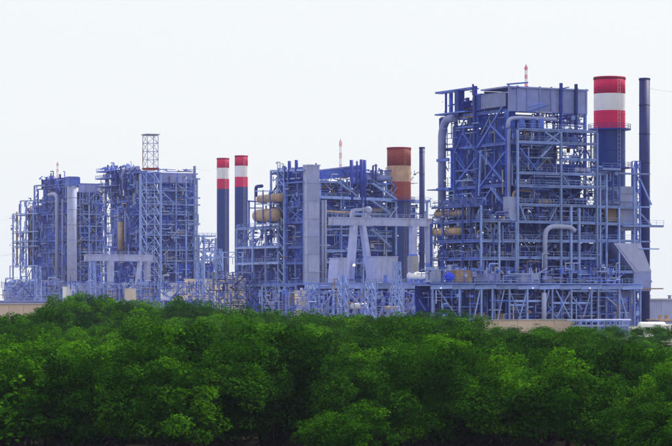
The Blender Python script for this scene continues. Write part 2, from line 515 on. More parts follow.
def dress_face(T, side, pos, zs, plane, depth, r, brace_mat, panel_mats, panels=None, dense=1.0, brace_p=.4, rail=True, rail_mat=None, skip=None, railth=.07):
    """platforms, railings, casing behind, braces and clutter for the bays of one face"""
    for i, (a, b) in enumerate(zip(pos, pos[1:])):
        for k, (z0, z1) in enumerate(zip(zs, zs[1:])):
            if skip and skip(i, k): continue
            if side == 'R':
                slab(T, a, b, plane + .3, plane + min(depth, 1.25), z0 + .1, STEELB, .12)
                if panels is None or panels(i, k):
                    panelR(T, a + .08, b - .08, plane + depth + r.uniform(-.3, .5), z0 + .15, z1 - .1, r.choice(panel_mats))
                if rail: railing(T, (a, plane - .05, z0 + .2), (b, plane - .05, z0 + .2), rail_mat or brace_mat, railth)
                Q = lambda t, zz: (a + (b - a) * t, plane + .05, zz)
                clutter(T, a + .3, b - .3, plane + .4, plane + depth - .1, z0 + .1, z1, r, dense)
            else:
                slab(T, plane + .3, plane + min(depth, 1.25), a, b, z0 + .1, STEELB, .12)
                if panels is None or panels(i, k):
                    panelL(T, a + .08, b - .08, plane + depth + r.uniform(-.3, .5), z0 + .15, z1 - .1, r.choice(panel_mats))
                if rail: railing(T, (plane - .05, a, z0 + .2), (plane - .05, b, z0 + .2), rail_mat or brace_mat, railth)
                Q = lambda t, zz: (plane + .05, a + (b - a) * t, zz)
                for _ in range(max(1, int((b - a) * .22 * dense))):
                    uu = r.uniform(a + .3, b - .3); vv = plane + r.uniform(.5, depth - .3)
                    if r.random() < .5:
                        pipe(T, [(vv, uu, z0), (vv, uu, z1)], r.uniform(.12, .28), r.choice((STEEL, STEELB, LILAC)))
                    elif r.random() < .12:
                        lamp(T, (plane + .3, uu, z1 - .8), r.uniform(.4, .6))
                    else:
                        s = r.uniform(.6, 1.4); MB().box(-.4, .4, -s/2, s/2, .1, s).box(-.46, -.4, -s*.3, s*.3, .3, s*.7).box(-.3, .3, -s*.4, -s*.3, 0, .1).build('equipment_box', r.choice((LILAC, STEELB, TAN, PALE)), T, (vv, uu, z0 + .1))
            p = r.random()
            if p < brace_p:
                t = r.randrange(4)
                if t == 0: seg = [((0, z0), (1, z1))]
                elif t == 1: seg = [((1, z0), (0, z1))]
                elif t == 2: seg = [((0, z0), (.5, z1)), ((1, z0), (.5, z1))]
                else: seg = [((0, z0), (1, z1)), ((1, z0), (0, z1))]
                for (t0, y0), (t1, y1) in seg:
                    beam(T, Q(t0, y0), Q(t1, y1), .26, brace_mat, 'brace')
            elif p < brace_p + .12 and side == 'R' and b - a > 4:
                stair(T, (a + .8, plane + 1.2, z0 + .1), (b - .8, plane + 1.2, z1 + .1), .9, STEEL)

FINE_MATS = (STEEL, STEEL, STEEL, STEEL, STEEL, STEELB, STEELB, STEELB, STEELB, STEELB, LILAC, LILAC, NAVY, NAVY, PALE, GALV, BROWN)
def fine_steel(T, regions, r, w0=.10, w1=.22, name='secondary_steel'):
    """small steel, pipes and fittings too small to pick apart: regions are (side, along0, along1, out0, out1, z0, z1, count)"""
    acc = {m.name: (m, MB()) for m in FINE_MATS}
    for side, a0, a1, o0, o1, z0, z1, n in regions:
        for _ in range(n):
            b = acc[r.choice(FINE_MATS).name][1]
            a = a0 + round(r.uniform(0, a1 - a0) / .7) * .7; o = r.uniform(o0, o1); z = z0 + round(r.uniform(0, z1 - z0) / .62) * .62
            w = r.uniform(w0, w1); k = r.random()
            def P(aa, zz, oo=o): return (aa, oo, zz) if side == 'R' else (oo, aa, zz)
            if k < .34: b.bar(P(a, z), P(min(a1, a + r.uniform(1.2, 6)), z), w)
            elif k < .62: b.bar(P(a, z), P(a, min(z1, z + r.uniform(1.2, 5.5))), w)
            elif k < .74:
                d = r.uniform(1.5, 4) * r.choice((-1, 1)); b.bar(P(a, z), P(min(max(a + d, a0), a1), min(z1, z + abs(d) * r.uniform(.7, 1.2))), w)
            elif k < .86:
                d = r.uniform(.8, 3); h = r.uniform(.8, 3); b.tube([P(a, z), P(a, z + h), P(min(a1, a + d), z + h)], w * .7, 6, .3)
            else:
                sx, sz = r.uniform(.25, 1.0), r.uniform(.25, 1.1)
                p = P(a, z); b.box(p[0] - sx/2, p[0] + sx/2, p[1] - .3, p[1] + .3, p[2], p[2] + sz)
    for m, b in acc.values():
        if b.V:
            o = b.build(name, m, T); o['kind'] = 'stuff'

# ------------------------------------------------------------------ the nearest boiler house
def boiler_near():
    S = Site(507, 500); r = random.Random(44)
    T = thing('boiler_house', 'tallest blue steel boiler house with lilac penthouse, nearest the big red and white chimney', 'boiler house', S.loc(), A, 'boiler houses of the power plant')
    vs = [0, S.v(538), S.v(561), S.v(585)]
    us = [0, S.u(477), S.u(456), S.u(441)]
    Lu, Lv = us[-1], vs[-1]
    zr = [0, S.z(285), S.z(258), S.z(241), S.z(222), S.z(205), S.z(185), S.z(164), S.z(143), S.z(128), S.z(110)]
    zl = [0, S.z(285), S.z(258), S.z(240), S.z(222), S.z(185), S.z(143), S.z(110)]
    ztop = S.z(86)
    face_frame(T, S, 'R', vs, zr, 0, STEELB, .5, .34)
    face_frame(T, S, 'L', us[1:], zl, 0, STEELB, .6, .36)
    for z in zl:                                        # first bay of the left face joins the shared corner column
        beam(T, (0, .36, z - .02), (0, us[1], z - .02), .4, STEELB, 'beam', .6, 'hsec')
    for a in us[1:]: beam(T, (Lv, a, 0), (Lv, a, S.z(130)), .6, STEELB, 'column', shape='hsec')
    for a in vs[1:-1]: beam(T, (a, Lu, 0), (a, Lu, S.z(128)), .6, STEELB, 'column', shape='hsec')
    for z in zr[4::2]:
        beam(T, (Lv, 0, z), (Lv, Lu, z), .4, STEELB, 'beam'); beam(T, (0, Lu, z), (Lv, Lu, z), .4, STEELB, 'beam')
    # boiler body behind the casing sheets
    block(T, 'boiler_body', 3.4, S.v(562), 3.4, Lu - 2, 0.2, S.z(140), CASED)
    block(T, 'boiler_body', S.v(562) + .01, Lv - 1, 3.6, Lu - 3, 0.2, S.z(172), CASED)
    block(T, 'boiler_body', 3.6, S.v(545), 4.5, 16, S.z(140), S.z(112), CASED)
    dress_face(T, 'R', vs, zr[:-1], 0, 1.7, r, STEELB, (CASE, CASE, CASE, STEELB, CASED), lambda i, k: not (i == 2 and k == 7), .6, .5, rail_mat=STEEL)
    dress_face(T, 'L', us, zl[:-1], 0, 1.9, r, STEELB, (CASE, CASE, CASE, STEELB, CASED), None, 1.3, 0.0, rail_mat=STEELB)
    # top bay of the left face: dark blue casing, big diagonals
    panelL(T, .5, us[1] - .2, 2.2, zl[-2] + .2, zl[-1] - .2, CASE)
    panelL(T, us[1] + .2, us[2], 2.6, zl[-2] + .2, zl[-1] - 4.2, CASE); panelL(T, us[2] + .2, us[3], 2.8, zl[-2] + .2, zl[-1] - 1.6, CASE); panelL(T, us[1] + .2, us[2], 2.7, zl[-1] - 2.6, zl[-1] + 1.2, CASE)
    panelL(T, us[1] + .2, us[2] + 1, 2.0, zl[-1] + .3, S.z(94), CASED)
    block(T, 'boiler_body', 3.0, 8, us[1], us[3] - 1, S.z(140), S.z(124), CASED)
    def mL(x0, y0, x1, y1, w=.36, mat=STEELB, name='brace', v=-.25): return beam(T, S.L(x0, y0, v), S.L(x1, y1, v), w, mat, name)
    def mR(x0, y0, x1, y1, w=.3, mat=STEEL, name='beam', u=-.25, h=None): return beam(T, S.R(x0, y0, u), S.R(x1, y1, u), w, mat, name, h)
    mL(478, 147, 503, 106); mL(490, 124, 506, 141)
    mL(479, 151, 505, 183); mL(505, 152, 480, 187, .3)
    mL(492, 188, 480, 207); mL(492, 188, 506, 207)
    mL(456, 158, 476, 184, .3); mL(476, 158, 456, 184, .3); mL(455, 152, 463, 133, .3); mL(463, 133, 475, 150, .3)
    mL(456, 171, 477, 170, .3, STEELB, 'beam'); mL(456, 128, 477, 126, .35, STEELB, 'beam'); mL(456, 181, 473, 180, .3, STEEL, 'beam')
    mL(475, 86, 475, 145, .7, NAVY, 'column'); mL(473, 84, 473, 95, .3, NAVY, 'post'); mL(459.5, 90, 459.5, 116, 1.5, NAVY, 'post')
    mL(481, 150, 479, 196, .34, STEEL, 'pipe')
    # penthouse
    px = [507.5, 516, 526, 538.5, 550, 560.5, 576, 585]
    for a, b in zip(px, px[1:]):
        panelR(T, S.v(a) + .12, S.v(b) - .12, -.45, S.z(111), S.z(86) - .1, LILAC, .1, 'penthouse_panel', 'flat')
    for a in px:
        beam(T, (S.v(a), -.5, S.z(111.5)), (S.v(a), -.5, ztop + (.2 if a < 584 else .1)), .28, LILAC, 'rib')
    panelL(T, .1, 9.5, -.25, S.z(106), S.z(91.5), LILAC, .1, 'penthouse_panel', 'flat')
    panelL(T, 9.7, us[1], -.25, S.z(107), S.z(92), CASE, .1, 'penthouse_panel', 'flat')
    slab(T, -.4, Lv + .4, -.7, 9.5, ztop, LILAC, .3, 'roof'); slab(T, -.4, S.v(548), 9.6, us[1] + .3, S.z(90), STEELB, .3, 'roof')
    panelR(T, .3, Lv, 9.2, S.z(108), ztop - .4, LILAC, .1, 'penthouse_panel', 'flat')
    beam(T, (-.4, -.5, ztop + .3), (3.6, -2.2, ztop + .7), .15, STEELB, 'beam', .3)
    for x, y in ((561, 83), (576, 84)): beam(T, S.R(x, 131, -.9), S.R(x, y, -.9), .5, NAVY, 'post')
    for x0, x1 in ((560, 569), (512, 519)): mR(x0, 89, x1, 87, .2, NAVY, 'beam', -1.2)
    mR(528, 112, 548, 105, .35, STEELB, 'beam', -2.2); mR(530, 107, 543, 103, .3, STEELB, 'beam', -2.6); mR(536, 112, 552, 112.5, .25, PALE, 'beam', -1.4)
    # bright pipe header and drums below the penthouse
    pipe(T, [S.R(508, 128, -1.0), S.R(508.5, 119, -1.0), S.R(518, 117.5, -1.0), S.R(556, 119.5, -1.0)], .42, PALE, 1.2)
    for x in (521, 532, 540):
        p = S.R(x, 124, -.8); b = MB(); vessel_mesh(b, (0, 0, -.9), (0, 0, .9), .8, 12); b.build('drum', STEELB, T, p, smooth=True)
    for x, y0, y1 in ((546, 112, 128), (553, 113, 129), (557, 113, 129), (564, 113, 130), (570, 113, 131)):
        mR(x, y0, x + r.uniform(-1, 1), y1, .22, r.choice((STEEL, NAVY)), 'post', 1.5)
    mR(556, 122, 584, 124, .5, LILAC, 'pipe', 2.0); mR(560, 126, 582, 119, .25, STEEL, 'brace', 2.5); mR(565, 118, 580, 128, .25, STEELB, 'brace', 2.6); mR(552, 119, 575, 117, .3, PALE, 'pipe', 3)
    # canopies and curved duct on the far end of the left face
    u0, u1 = S.u(479), S.u(437.5)
    b = MB().box(-.6, 1.2, u0 + 2, u1, 0, .22).box(-.6, -.5, u0 + 2, u1, .22, .4); b.build('canopy', STEELB, T, (0, 0, S.z(94, u1)))
    beam(T, (0, S.u(446), S.z(120, 24)), (0, S.u(446), S.z(93, 24)), .35, NAVY, 'post'); beam(T, (0, S.u(451), S.z(120, 22)), (0, S.u(451), S.z(93, 22)), .6, CASE, 'post')
    b = MB().box(-1.2, 1.0, S.u(470), S.u(439.5), 0, .3); b.build('canopy', STEELB, T, (0, 0, S.z(115, 24)))
    mL(455, 116, 476, 115, .9, TAN, 'pipe', .5)
    pipe(T, [S.L(455, 118, -.8), S.L(446, 119, -.8), S.L(442, 132, -.8), S.L(442, 208, -.8)], .85, LILAC, 3.5, 'duct', 12)
    for py in (160, 189): beam(T, S.L(449, py - .3, -1.7), S.L(437, py + .5, -1.7), .3, STEELB, 'beam', .6)
    slab(T, -2.2, 0, S.u(452), S.u(436), S.z(189.5, 26), STEELB, .2)
    # outer gallery along the right face
    g = -4.0
    gv = [0.0, S.v(561, g), S.v(597, g)]
    gz_ = [S.z(p, g) for p in (285, 272, 258, 241, 222, 205, 186, 173, 158, 142, 129.5)]
    for a in gv: beam(T, (a, g, 0), (a, g, gz_[-1]), .42, STEEL, 'column', shape='hsec')
    beam(T, (S.v(571, g), g, 0), (S.v(571, g), g, S.z(205, g)), .45, STEEL, 'column', shape='hsec')
    beam(T, (S.v(579, g), g, 0), (S.v(579, g), g, S.z(207, g)), .5, STEEL, 'column', shape='hsec')
    for i, z in enumerate(gz_):
        for a, c in zip(gv, gv[1:]):
            if i in (1, 8) and a == 0: continue
            beam(T, (a + .25, g, z), (c - .25, g, z), .25, STEEL, 'beam', .38, 'hsec')
            slab(T, a, c, g + .25, g + 1.5, z + .1, STEELB, .1)
            railing(T, (a, g - .1, z + .2), (c, g - .1, z + .2), STEEL, .06)
    for k, (z0, z1) in enumerate(zip(gz_, gz_[1:])):
        for a, c in zip(gv, gv[1:]):
            clutter(T, a + .5, c - .5, g + .4, -.6, z0 + .1, z1, r, .45)
    mR(520, 148, 538, 172, .26, STEELB, 'brace', g); mR(520, 205, 526, 222, .26, STEEL, 'brace', g); mR(541, 157, 546, 151, .3, STEEL, 'brace', g)
    mR(545, 132, 560, 142, .24, STEEL, 'brace', g); mR(560, 132, 546, 142, .24, STEEL, 'brace', g)
    for x0, x1, y0, y1 in ((574, 584, 150, 168), (584, 574, 150, 168), (586, 596, 150, 168), (575, 586, 132, 148), (586, 575, 132, 148)):
        mR(x0, y0, x1, y1, .22, NAVY, 'brace', g + .4)
    for x in (574, 580, 586, 591): mR(x, 132, x, 172, .24, r.choice((STEELB, NAVY)), 'post', g + .6)
    stair(T, S.R(548, 222, g + .8), S.R(556, 206, g + .8), .9, STEEL); stair(T, S.R(568, 186, g + .8), S.R(561, 174, g + .8), .9, STEEL)
    stair(T, S.R(540, 158, g + .8), S.R(553, 143, g + .8), .9, STEEL)
    # the tall pale pipe that bends at its head
    pipe(T, [S.R(545, 284, g - .6), S.R(545, 226, g - .6), S.R(570, 227, g - .6), S.R(575, 231, g - .6)], .5, PALE, 2.4, n=10)
    pipe(T, [S.R(509, 285, -.9), S.R(509, 128, -.9)], .35, LILAC)
    # white filter box hung at the corner
    b = MB().poly([(-1.2, 4.6), (1.2, 4.6), (1.2, .8), (.7, 0), (-.7, 0), (-1.2, .8)], -1.2, 1.0).box(-1.26, 1.26, -1.26, 1.06, 4.6, 4.8).box(-1.26, 1.26, -1.26, 1.06, 2.4, 2.55)
    b.build('filter_box', PALE, T, S.R(511, 221, -2.2) + Vector((0, 0, 0)))
    pipe(T, [S.R(513, 200, -2.2), S.R(513.5, 193, -2.2), S.R(517, 190, -2.2), S.R(530, 191, -2.2)], .28, TAN, .8)
    # wing around the flue at the right end
    w = -2.5
    wv = [S.v(x, w) for x in (600, 606.5, 619, 634, 640)]
    wz = [S.z(p, w, 20) for p in (285, 272, 241, 224, 207, 187, 174)]
    for a, p in zip(wv, (174, 174, 207, 168, 207)):
        beam(T, (a, w, 0), (a, w, S.z(p, w, a)), .36, STEEL, 'column', shape='hsec')
    for i, z in enumerate(wz):
        hi = 1 if i >= 5 else len(wv) - 1
        for a, c in zip(wv[:hi], wv[1:hi + 1]):
            beam(T, (a + .25, w, z), (c - .25, w, z), .28, STEEL, 'beam', .42, 'hsec')
        if i >= 2: beam(T, (S.v(571, w), w - .3, z), (wv[0], w - .3, z), .28, STEEL, 'beam', .4, 'hsec')
        slab(T, wv[0] - 5, wv[hi], w + .3, -1.0 if i in (1, 2) else 1.0, z + .1, STEELB, .14)
        railing(T, (wv[0] - 5, w - .1, z + .2), (wv[hi], w - .1, z + .2), STEEL, .06)
    for a in wv[1:]: beam(T, (a, 9, 0), (a, 9, S.z(207, 9, a)), .5, STEELB, 'column')
    slab(T, S.v(622, w), S.v(662, w), w - .6, w + .6, S.z(225, w, 22), STEEL, .3); railing(T, (S.v(640, w), w - .6, S.z(225, w, 22)), (S.v(662, w), w - .6, S.z(225, w, 22)), STEEL, .05)
    slab(T, S.v(638, w), S.v(658, w), w - .5, w + .5, S.z(248, w, 22), STEEL, .2); slab(T, S.v(638, w), S.v(662, w), w - .5, w + .5, S.z(288, w, 22), TAN, .25)
    slab(T, S.v(600, w), S.v(618, w), w - 1, 4, S.z(168, w, 16), STEEL, .3); slab(T, S.v(613, w), S.v(649, w), w - .5, w + 2, S.z(172, w, 20), STEEL, .25)
    railing(T, (S.v(600, w), w - 1, S.z(168, w, 16)), (S.v(618, w), w - 1, S.z(168, w, 16)), STEEL, .06)
    for x in (613, 619.5): mR(x, 173, x, 207, .3, STEELB, 'post', w + .2)
    # flue casing: crumpled pale cladding, tan sheet, sloped hopper duct
    z0, z1 = S.z(230, 1, 20), S.z(186, 1, 20)
    b = MB().poly([(S.v(613), z1 - 1), (S.v(616), z1), (S.v(630), z1), (S.v(633), z1 - 1.4), (S.v(633), z0), (S.v(616), z0), (S.v(616), z0 + 4)], -1.4, 5)
    for k in range(5):
        zz = z0 + (z1 - z0) * (k + .5) / 5.4
        b.box(S.v(616.5), S.v(632.8), -1.55, -1.4, zz, zz + .22)
    b.build('flue_casing', PALE, T)
    b = MB().poly([(S.v(602), S.z(207, 0, 18)), (S.v(615), S.z(207, 0, 18)), (S.v(615.5), S.z(221, 0, 18)), (S.v(604), S.z(221, 0, 18))], -.6, 2); b.build('flue_transition', TAN, T)
    block(T, 'flue_duct', S.v(573), S.v(616), .5, 6, S.z(241, 0, 16), S.z(222, 0, 16), CASE)
    block(T, 'flue_duct', S.v(579), S.v(600), .2, 6, S.z(221, 0, 14), S.z(206, 0, 14), CASE)
    y0, y1 = S.z(272, 0, 20), S.z(243, 0, 20)
    MB().poly([(S.v(606), y1), (S.v(633), y1), (S.v(644), y0), (S.v(627), y0)], -2.75, 4).build('hopper_duct', PALE, T)
    MB().poly([(S.v(609.5), y1 - .4), (S.v(632), y1 - .4), (S.v(642), y0 + .2), (S.v(629.5), y0 + .2)], -2.86, -2.75).build('hopper_sheet', PALE, T)
    block(T, 'duct_base', S.v(627.5), S.v(643.5), -2.7, 4, S.z(291, 0, 22), y0, LILAC)
    block(T, 'fan_house', S.v(598), S.v(617), 1.0, 6, 0, S.z(290, 0, 16), CASE)
    for x in (596, 602): panelR(T, S.v(x), S.v(x + 5.7), .95, .2, S.z(291, 0, 16), CASE)
    block(T, 'fan_house', S.v(572), S.v(597), 1.5, 6, 0, S.z(243, 0, 14), CASED)
    block(T, 'fan_house', S.v(600), S.v(629), 3.0, 7, S.z(288, 0, 14), S.z(243, 0, 14), CASED)
    block(T, 'fan_house', S.v(620), S.v(640), 2.0, 7, 0, S.z(291, 0, 20), LILAC)
    for k in range(9):
        p = S.R(r.uniform(601, 614), r.uniform(250, 282), r.uniform(0, 1.4)); pipe(T, [p, p + Vector((r.uniform(1, 3), 0, 0)), p + Vector((r.uniform(1, 3), 0, r.uniform(-2, 2)))], r.uniform(.12, .25), r.choice((LILAC, STEELB, TAN, PALE)), .4)
    # left annex with pipe galleries
    c = -5.5; va = S.v(481, c); Sa = Site(481, S.depth(c, va))
    ua = [c + Sa.u(x) for x in (481, 463, 443, 431)]
    vaR = [va, S.v(499, c), S.v(518, c) - .5]
    za = [Sa.z(p) for p in (285, 259, 241, 221, 205)]
    for a in ua: beam(T, (va, a, 0), (va, a, za[-1] if a < ua[-1] - 1 else za[-2]), .36, STEEL if a == ua[0] else STEELB, 'column', shape='hsec')
    for a in vaR[1:]: beam(T, (a, c, 0), (a, c, za[-2]), .4, STEEL, 'column', shape='hsec')
    for i, z in enumerate(za):
        for a, e in zip(ua, ua[1:]):
            beam(T, (va, a + .2, z), (va, e - .2, z), .28, STEELB, 'beam', .42, 'hsec'); railing(T, (va - .1, a, z + .3), (va - .1, e, z + .3), STEELB, .06)
            slab(T, va + .2, va + 4, a, e, z + .1, NAVY, .14)
        if i < 4:
            for a, e in zip(vaR, vaR[1:]):
                beam(T, (a + .2, c, z), (e - .2, c, z), .28, STEEL, 'beam', .42, 'hsec'); railing(T, (a, c - .1, z + .3), (e, c - .1, z + .3), STEEL, .06)
                clutter(T, a + .3, e - .3, c + .3, c + 3.5, z + .1, za[i + 1], r, 1.3)
            slab(T, va + .3, vaR[-1], c + .3, 2.5, z + .1, NAVY, .14)
            for a, e in zip(ua, ua[1:]):
                for _ in range(3):
                    uu = r.uniform(a + .4, e - .4); vv = va + r.uniform(.6, 3)
                    if r.random() < .6: pipe(T, [(vv, uu, z), (vv, uu, za[i+1])], r.uniform(.1, .28), r.choice((STEEL, STEELB, LILAC)))
                    else: pipe(T, [(vv, uu, z + 2), (vv, min(uu + 4, e), z + 2), (vv, min(uu + 4, e), z + .2)], r.uniform(.12, .3), r.choice((TAN, LILAC, STEELB)), .5)
                lamp(T, (va - .2, r.uniform(a, e), z + 2.6), .5)
    block(T, 'boiler_body', va + 4.2, 1.8, c + 4, ua[-1], .2, za[-1] - 1, CASED)
    for i in range(4):
        for a, e in zip(ua, ua[1:]): panelL(T, max(a, c + 4) + .1, e - .1, va + 4.1, za[i] + .2, za[i+1] - .2, r.choice((CASE, CASED)))
    fine_steel(T, [('R', 0, vs[2], -1.0, 1.4, S.z(285), S.z(128), 170), ('R', vs[2], Lv, -.5, 3, S.z(240), S.z(128), 60), ('R', 0, gv[-1], g - .3, -.6, S.z(285), S.z(130), 220),
        ('L', 0, us[-1], -.6, 2.2, S.z(222), S.z(112), 200), ('L', us[1], us[-1] - 1, -.5, 2.0, S.z(128), S.z(93), 45), ('R', vs[1], Lv, -1.2, 4, S.z(130), S.z(112), 60),
        ('L', ua[0], ua[-1], va - .4, va + 3.8, za[0], za[-1] + 1.5, 420), ('R', va, vaR[-1], c - .3, 2, za[0], za[-2], 200),
        ('R', wv[0] - 6, wv[0] + 2, w - .3, 2.5, S.z(285), S.z(207), 90), ('R', wv[0] - 1, wv[2], w - .3, 3, S.z(207), S.z(170), 70)], r)
    # lamps seen as white specks on the galleries
    for x, y in ((456,197),(465,196),(459,203),(490,182),(497,181),(503,181),(526,181),(530,212),(495,217),(500,217),(529,243),(534,243),(566,268),(585,268),(605,268),(529,211),(445,181),(467,175),(441,246),(438,259),(483,233)):
        lamp(T, S.R(x, y, -4.4) if x > 507 else S.L(x, y, -.7 if y < 205 else va - .3), r.uniform(.35, .6))
    return S, T

S4, T4 = boiler_near()

def vessel(label, p, q, r, mat, rz=A, legs=True, cat='vessel', group=None, base=None):
    """a horizontal insulated vessel on saddles; p, q are its axis ends in the world"""
    p, q = Vector(p), Vector(q); L = (q - p).length
    d = q - p
    hb = r + .35
    T = thing('pressure_vessel', label, cat, (p.x, p.y, p.z - hb), math.atan2(d.y, d.x), group)
    b = MB(); vessel_mesh(b, (0, 0, hb), (L, 0, hb), r, 24); b.build('shell', mat, T, smooth=True)
    for t in (.1, .5, .9):
        MB().cyl((L*t - .06, 0, hb), (L*t + .06, 0, hb), r * 1.012, n=24).build('band', mat, T, smooth=True)
    for t in (.2, .8):
        MB().poly([(-.2, 0), (.2, 0), (.2, hb - r*.6), (-.2, hb - r*.6)], -r*.75, r*.75).build('saddle', STEELB, T, (L*t, 0, 0))
    for t in (.3, .55):
        MB().cyl((0, 0, 0), (0, 0, r*.5), r*.13, n=10).cyl((0, 0, r*.5), (0, 0, r*.56), r*.2, n=10).build('nozzle', STEEL, T, (L*t, 0, hb + r*.95), smooth=True)
    return T

def toW(S, p):
    return Vector((S.x + p[0]*VX + p[1]*UX, S.y + p[0]*VY + p[1]*UY, p[2]))

Sv = S4
VA4 = S4.v(481, -5.5)                      # plane of the annex face
def vv(x, y, v): return toW(Sv, Sv.L(x, y, v))
vessel('long tan insulated vessel on the upper gallery of the tallest boiler house', vv(467, 212.6, VA4 + .95), vv(437, 214.0, VA4 + .95), .75, TAN)
vessel('dull tan vessel on the gallery below the long tan one, tallest boiler house', vv(463, 231.0, VA4 + 1.1), vv(434, 233, VA4 + 1.1), .9, TAN)

# ------------------------------------------------------------------ deck and pipe rack below the nearest boiler house
def deck_near():
    S = S4; u = -9.0; r = random.Random(9)
    T = thing('pipe_rack', 'long pale blue raised deck on braced columns under the tallest boiler house', 'deck', S.loc(), A)
    v0, v1 = S.v(430, u), S.v(642, u)
    zt = S.z(284, u, 8)
    slab(T, v0, v1, u, u + 7, zt, STEELB, .2, 'deck_plate')
    n = 10
    for i in range(n):
        a, b = v0 + (v1 - v0) * i / n, v0 + (v1 - v0) * (i + 1) / n
        beam(T, (a + .02, u - .2, zt - .75), (b - .02, u - .2, zt - .6), .3, STEEL, 'girder', .75, 'hsec')
        railing(T, (a, u - .25, zt), (b, u - .25, zt), STEEL, .06)
    cols = [432, 459, 481, 492, 509, 527, 544, 552, 571, 591, 598, 619, 634, 640]
    for x in cols:
        v = S.v(x, u)
        beam(T, (v, u - .1, 0), (v, u - .1, zt - .9), .34, STEEL, 'column', shape='hsec')
        if x in (459, 509, 552, 598): beam(T, (v, u + 6, 0), (v, u + 6, zt - .3), .45, STEELB, 'column')
    for a, b in ((438, 458), (509, 521), (571, 556), (556, 570), (619, 627), (591, 583)):
        beam(T, S.R(a, 290, u), S.R(b, 318, u), .22, STEEL, 'brace')
    for a, b in ((480, 473), (504, 497), (527, 518), (549, 541)):
        beam(T, S.R(a, 290, u), S.R(b, 323, u), .22, STEEL, 'brace')
    for x0, x1, y in ((509, 544, 301), (509, 527, 305), (552, 591, 303), (459, 480, 319), (571, 619, 291)):
        beam(T, S.R(x0, y, u + .2), S.R(x1, y, u + .2), .3, STEEL, 'beam', .4)
    pipe(T, [S.R(544, 293, u - .8), S.R(544, 330, u - .8)], .5, PALE)
    for x in (470, 487, 535, 563, 580, 606):
        pipe(T, [S.R(x, 290, u + 2), S.R(x, 335, u + 2)], r.uniform(.15, .3), r.choice((STEELB, STEEL, LILAC)))
    for y in (297, 308, 313):
        pipe(T, [S.R(509, y, u + 3), S.R(595, y, u + 3)], .25, r.choice((STEELB, STEEL, LILAC)))
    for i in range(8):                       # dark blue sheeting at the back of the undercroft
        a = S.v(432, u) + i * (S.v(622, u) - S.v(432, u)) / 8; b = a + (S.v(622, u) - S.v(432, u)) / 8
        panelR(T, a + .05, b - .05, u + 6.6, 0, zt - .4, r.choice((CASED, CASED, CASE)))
    for x in (441, 533, 590): lamp(T, S.R(x, 288.5, u - .6), .7)
    fine_steel(T, [('R', v0, v1, u - .2, u + 6, .5, zt - 1.2, 420), ('R', v0, v1 - 3, u + .5, u + 6.5, zt + .1, zt + 3.2, 260)], r)
    return zt
ZD4 = deck_near()

def on_deck(x, u=-8.0): return toW(S4, (S4.v(x, u), u, ZD4 + .01))

def crate_unit(label, x0, x1, h, mat, u=-7.6, name='equipment_skid', cat='equipment'):
    p, q = on_deck(x0, u), on_deck(x1, u); L = (q - p).length
    T = thing(name, label, cat, p, A)
    MB().box(0, L, 0, 2.4, .25, h).box(-.05, L+.05, -.05, 2.45, h, h + .12).build('housing', mat, T)
    for k in range(max(2, int(L / 1.2))):
        w = L / max(2, int(L / 1.2)); MB().box(k*w + .1, (k+1)*w - .1, -.06, 0, .45, h - .2).build('door', mat, T)
    MB().box(0, L, .1, .3, 0, .25).box(0, L, 2.1, 2.3, 0, .25).build('skid', STEELB, T)
    MB().cyl((L*.3, 1.2, h+.1), (L*.3, 1.2, h + .7), .25, n=12).box(L*.6, L*.8, .8, 1.6, h+.12, h+.5).build('vent', PALE, T, smooth=False)
crate_unit('pale equipment housing at the outer end of the deck, left of the blue ball', 431.5, 441, 2.5, PALE)
crate_unit('tan equipment housing on the deck just right of the blue ball', 455.5, 472, 2.5, TAN)
crate_unit('grey-lilac equipment housing on the deck under the annex corner column', 483, 500, 1.9, LILAC)
crate_unit('low pale equipment housing on the deck beside the tall bent pipe', 521, 539, 2.0, PALE)

def ball_tank():
    p = on_deck(449.5, -8.4)
    T = thing('ball_tank', 'bright blue ball-shaped tank standing on the deck', 'tank', p, A)
    prof = [(.1, 0)] + [(.98 * math.sin(math.pi * k / 12), .98 - .98 * math.cos(math.pi * k / 12)) for k in range(1, 12)] + [(.08, 1.96)]
    MB().lathe(prof, (0, 0, .25), n=20).build('shell', COBALT, T, smooth=True)
    MB().cyl((0,0,0), (0,0,.45), .6, n=14).build('skirt', STEELB, T, smooth=True)
    MB().cyl((0,0,2.15), (0,0,2.4), .16, n=10).build('nozzle', STEEL, T, smooth=True)
ball_tank()
for i, (x, lab) in enumerate(((480, 'tan storage tank under the deck beside the beige wall end'), (500, 'second tan storage tank under the deck, above the beige wall'))):
    p = toW(S4, (S4.v(x, -6), -6, 0)); T = thing('storage_tank', lab, 'tank', p, A)
    MB().cyl((0,0,0), (0,0,4.2), 1.25, n=18).build('shell', TAN, T, smooth=True)
    MB().lathe([(1.3, 0), (1.3, .15), (.9, .5), (.3, .7)], (0,0,4.2), n=18).build('roof', TAN, T, smooth=True)
    MB().box(1.25, 1.4, -.25, -.2, 0, 4.3).box(1.25, 1.4, .2, .25, 0, 4.3).build('ladder', STEEL, T)

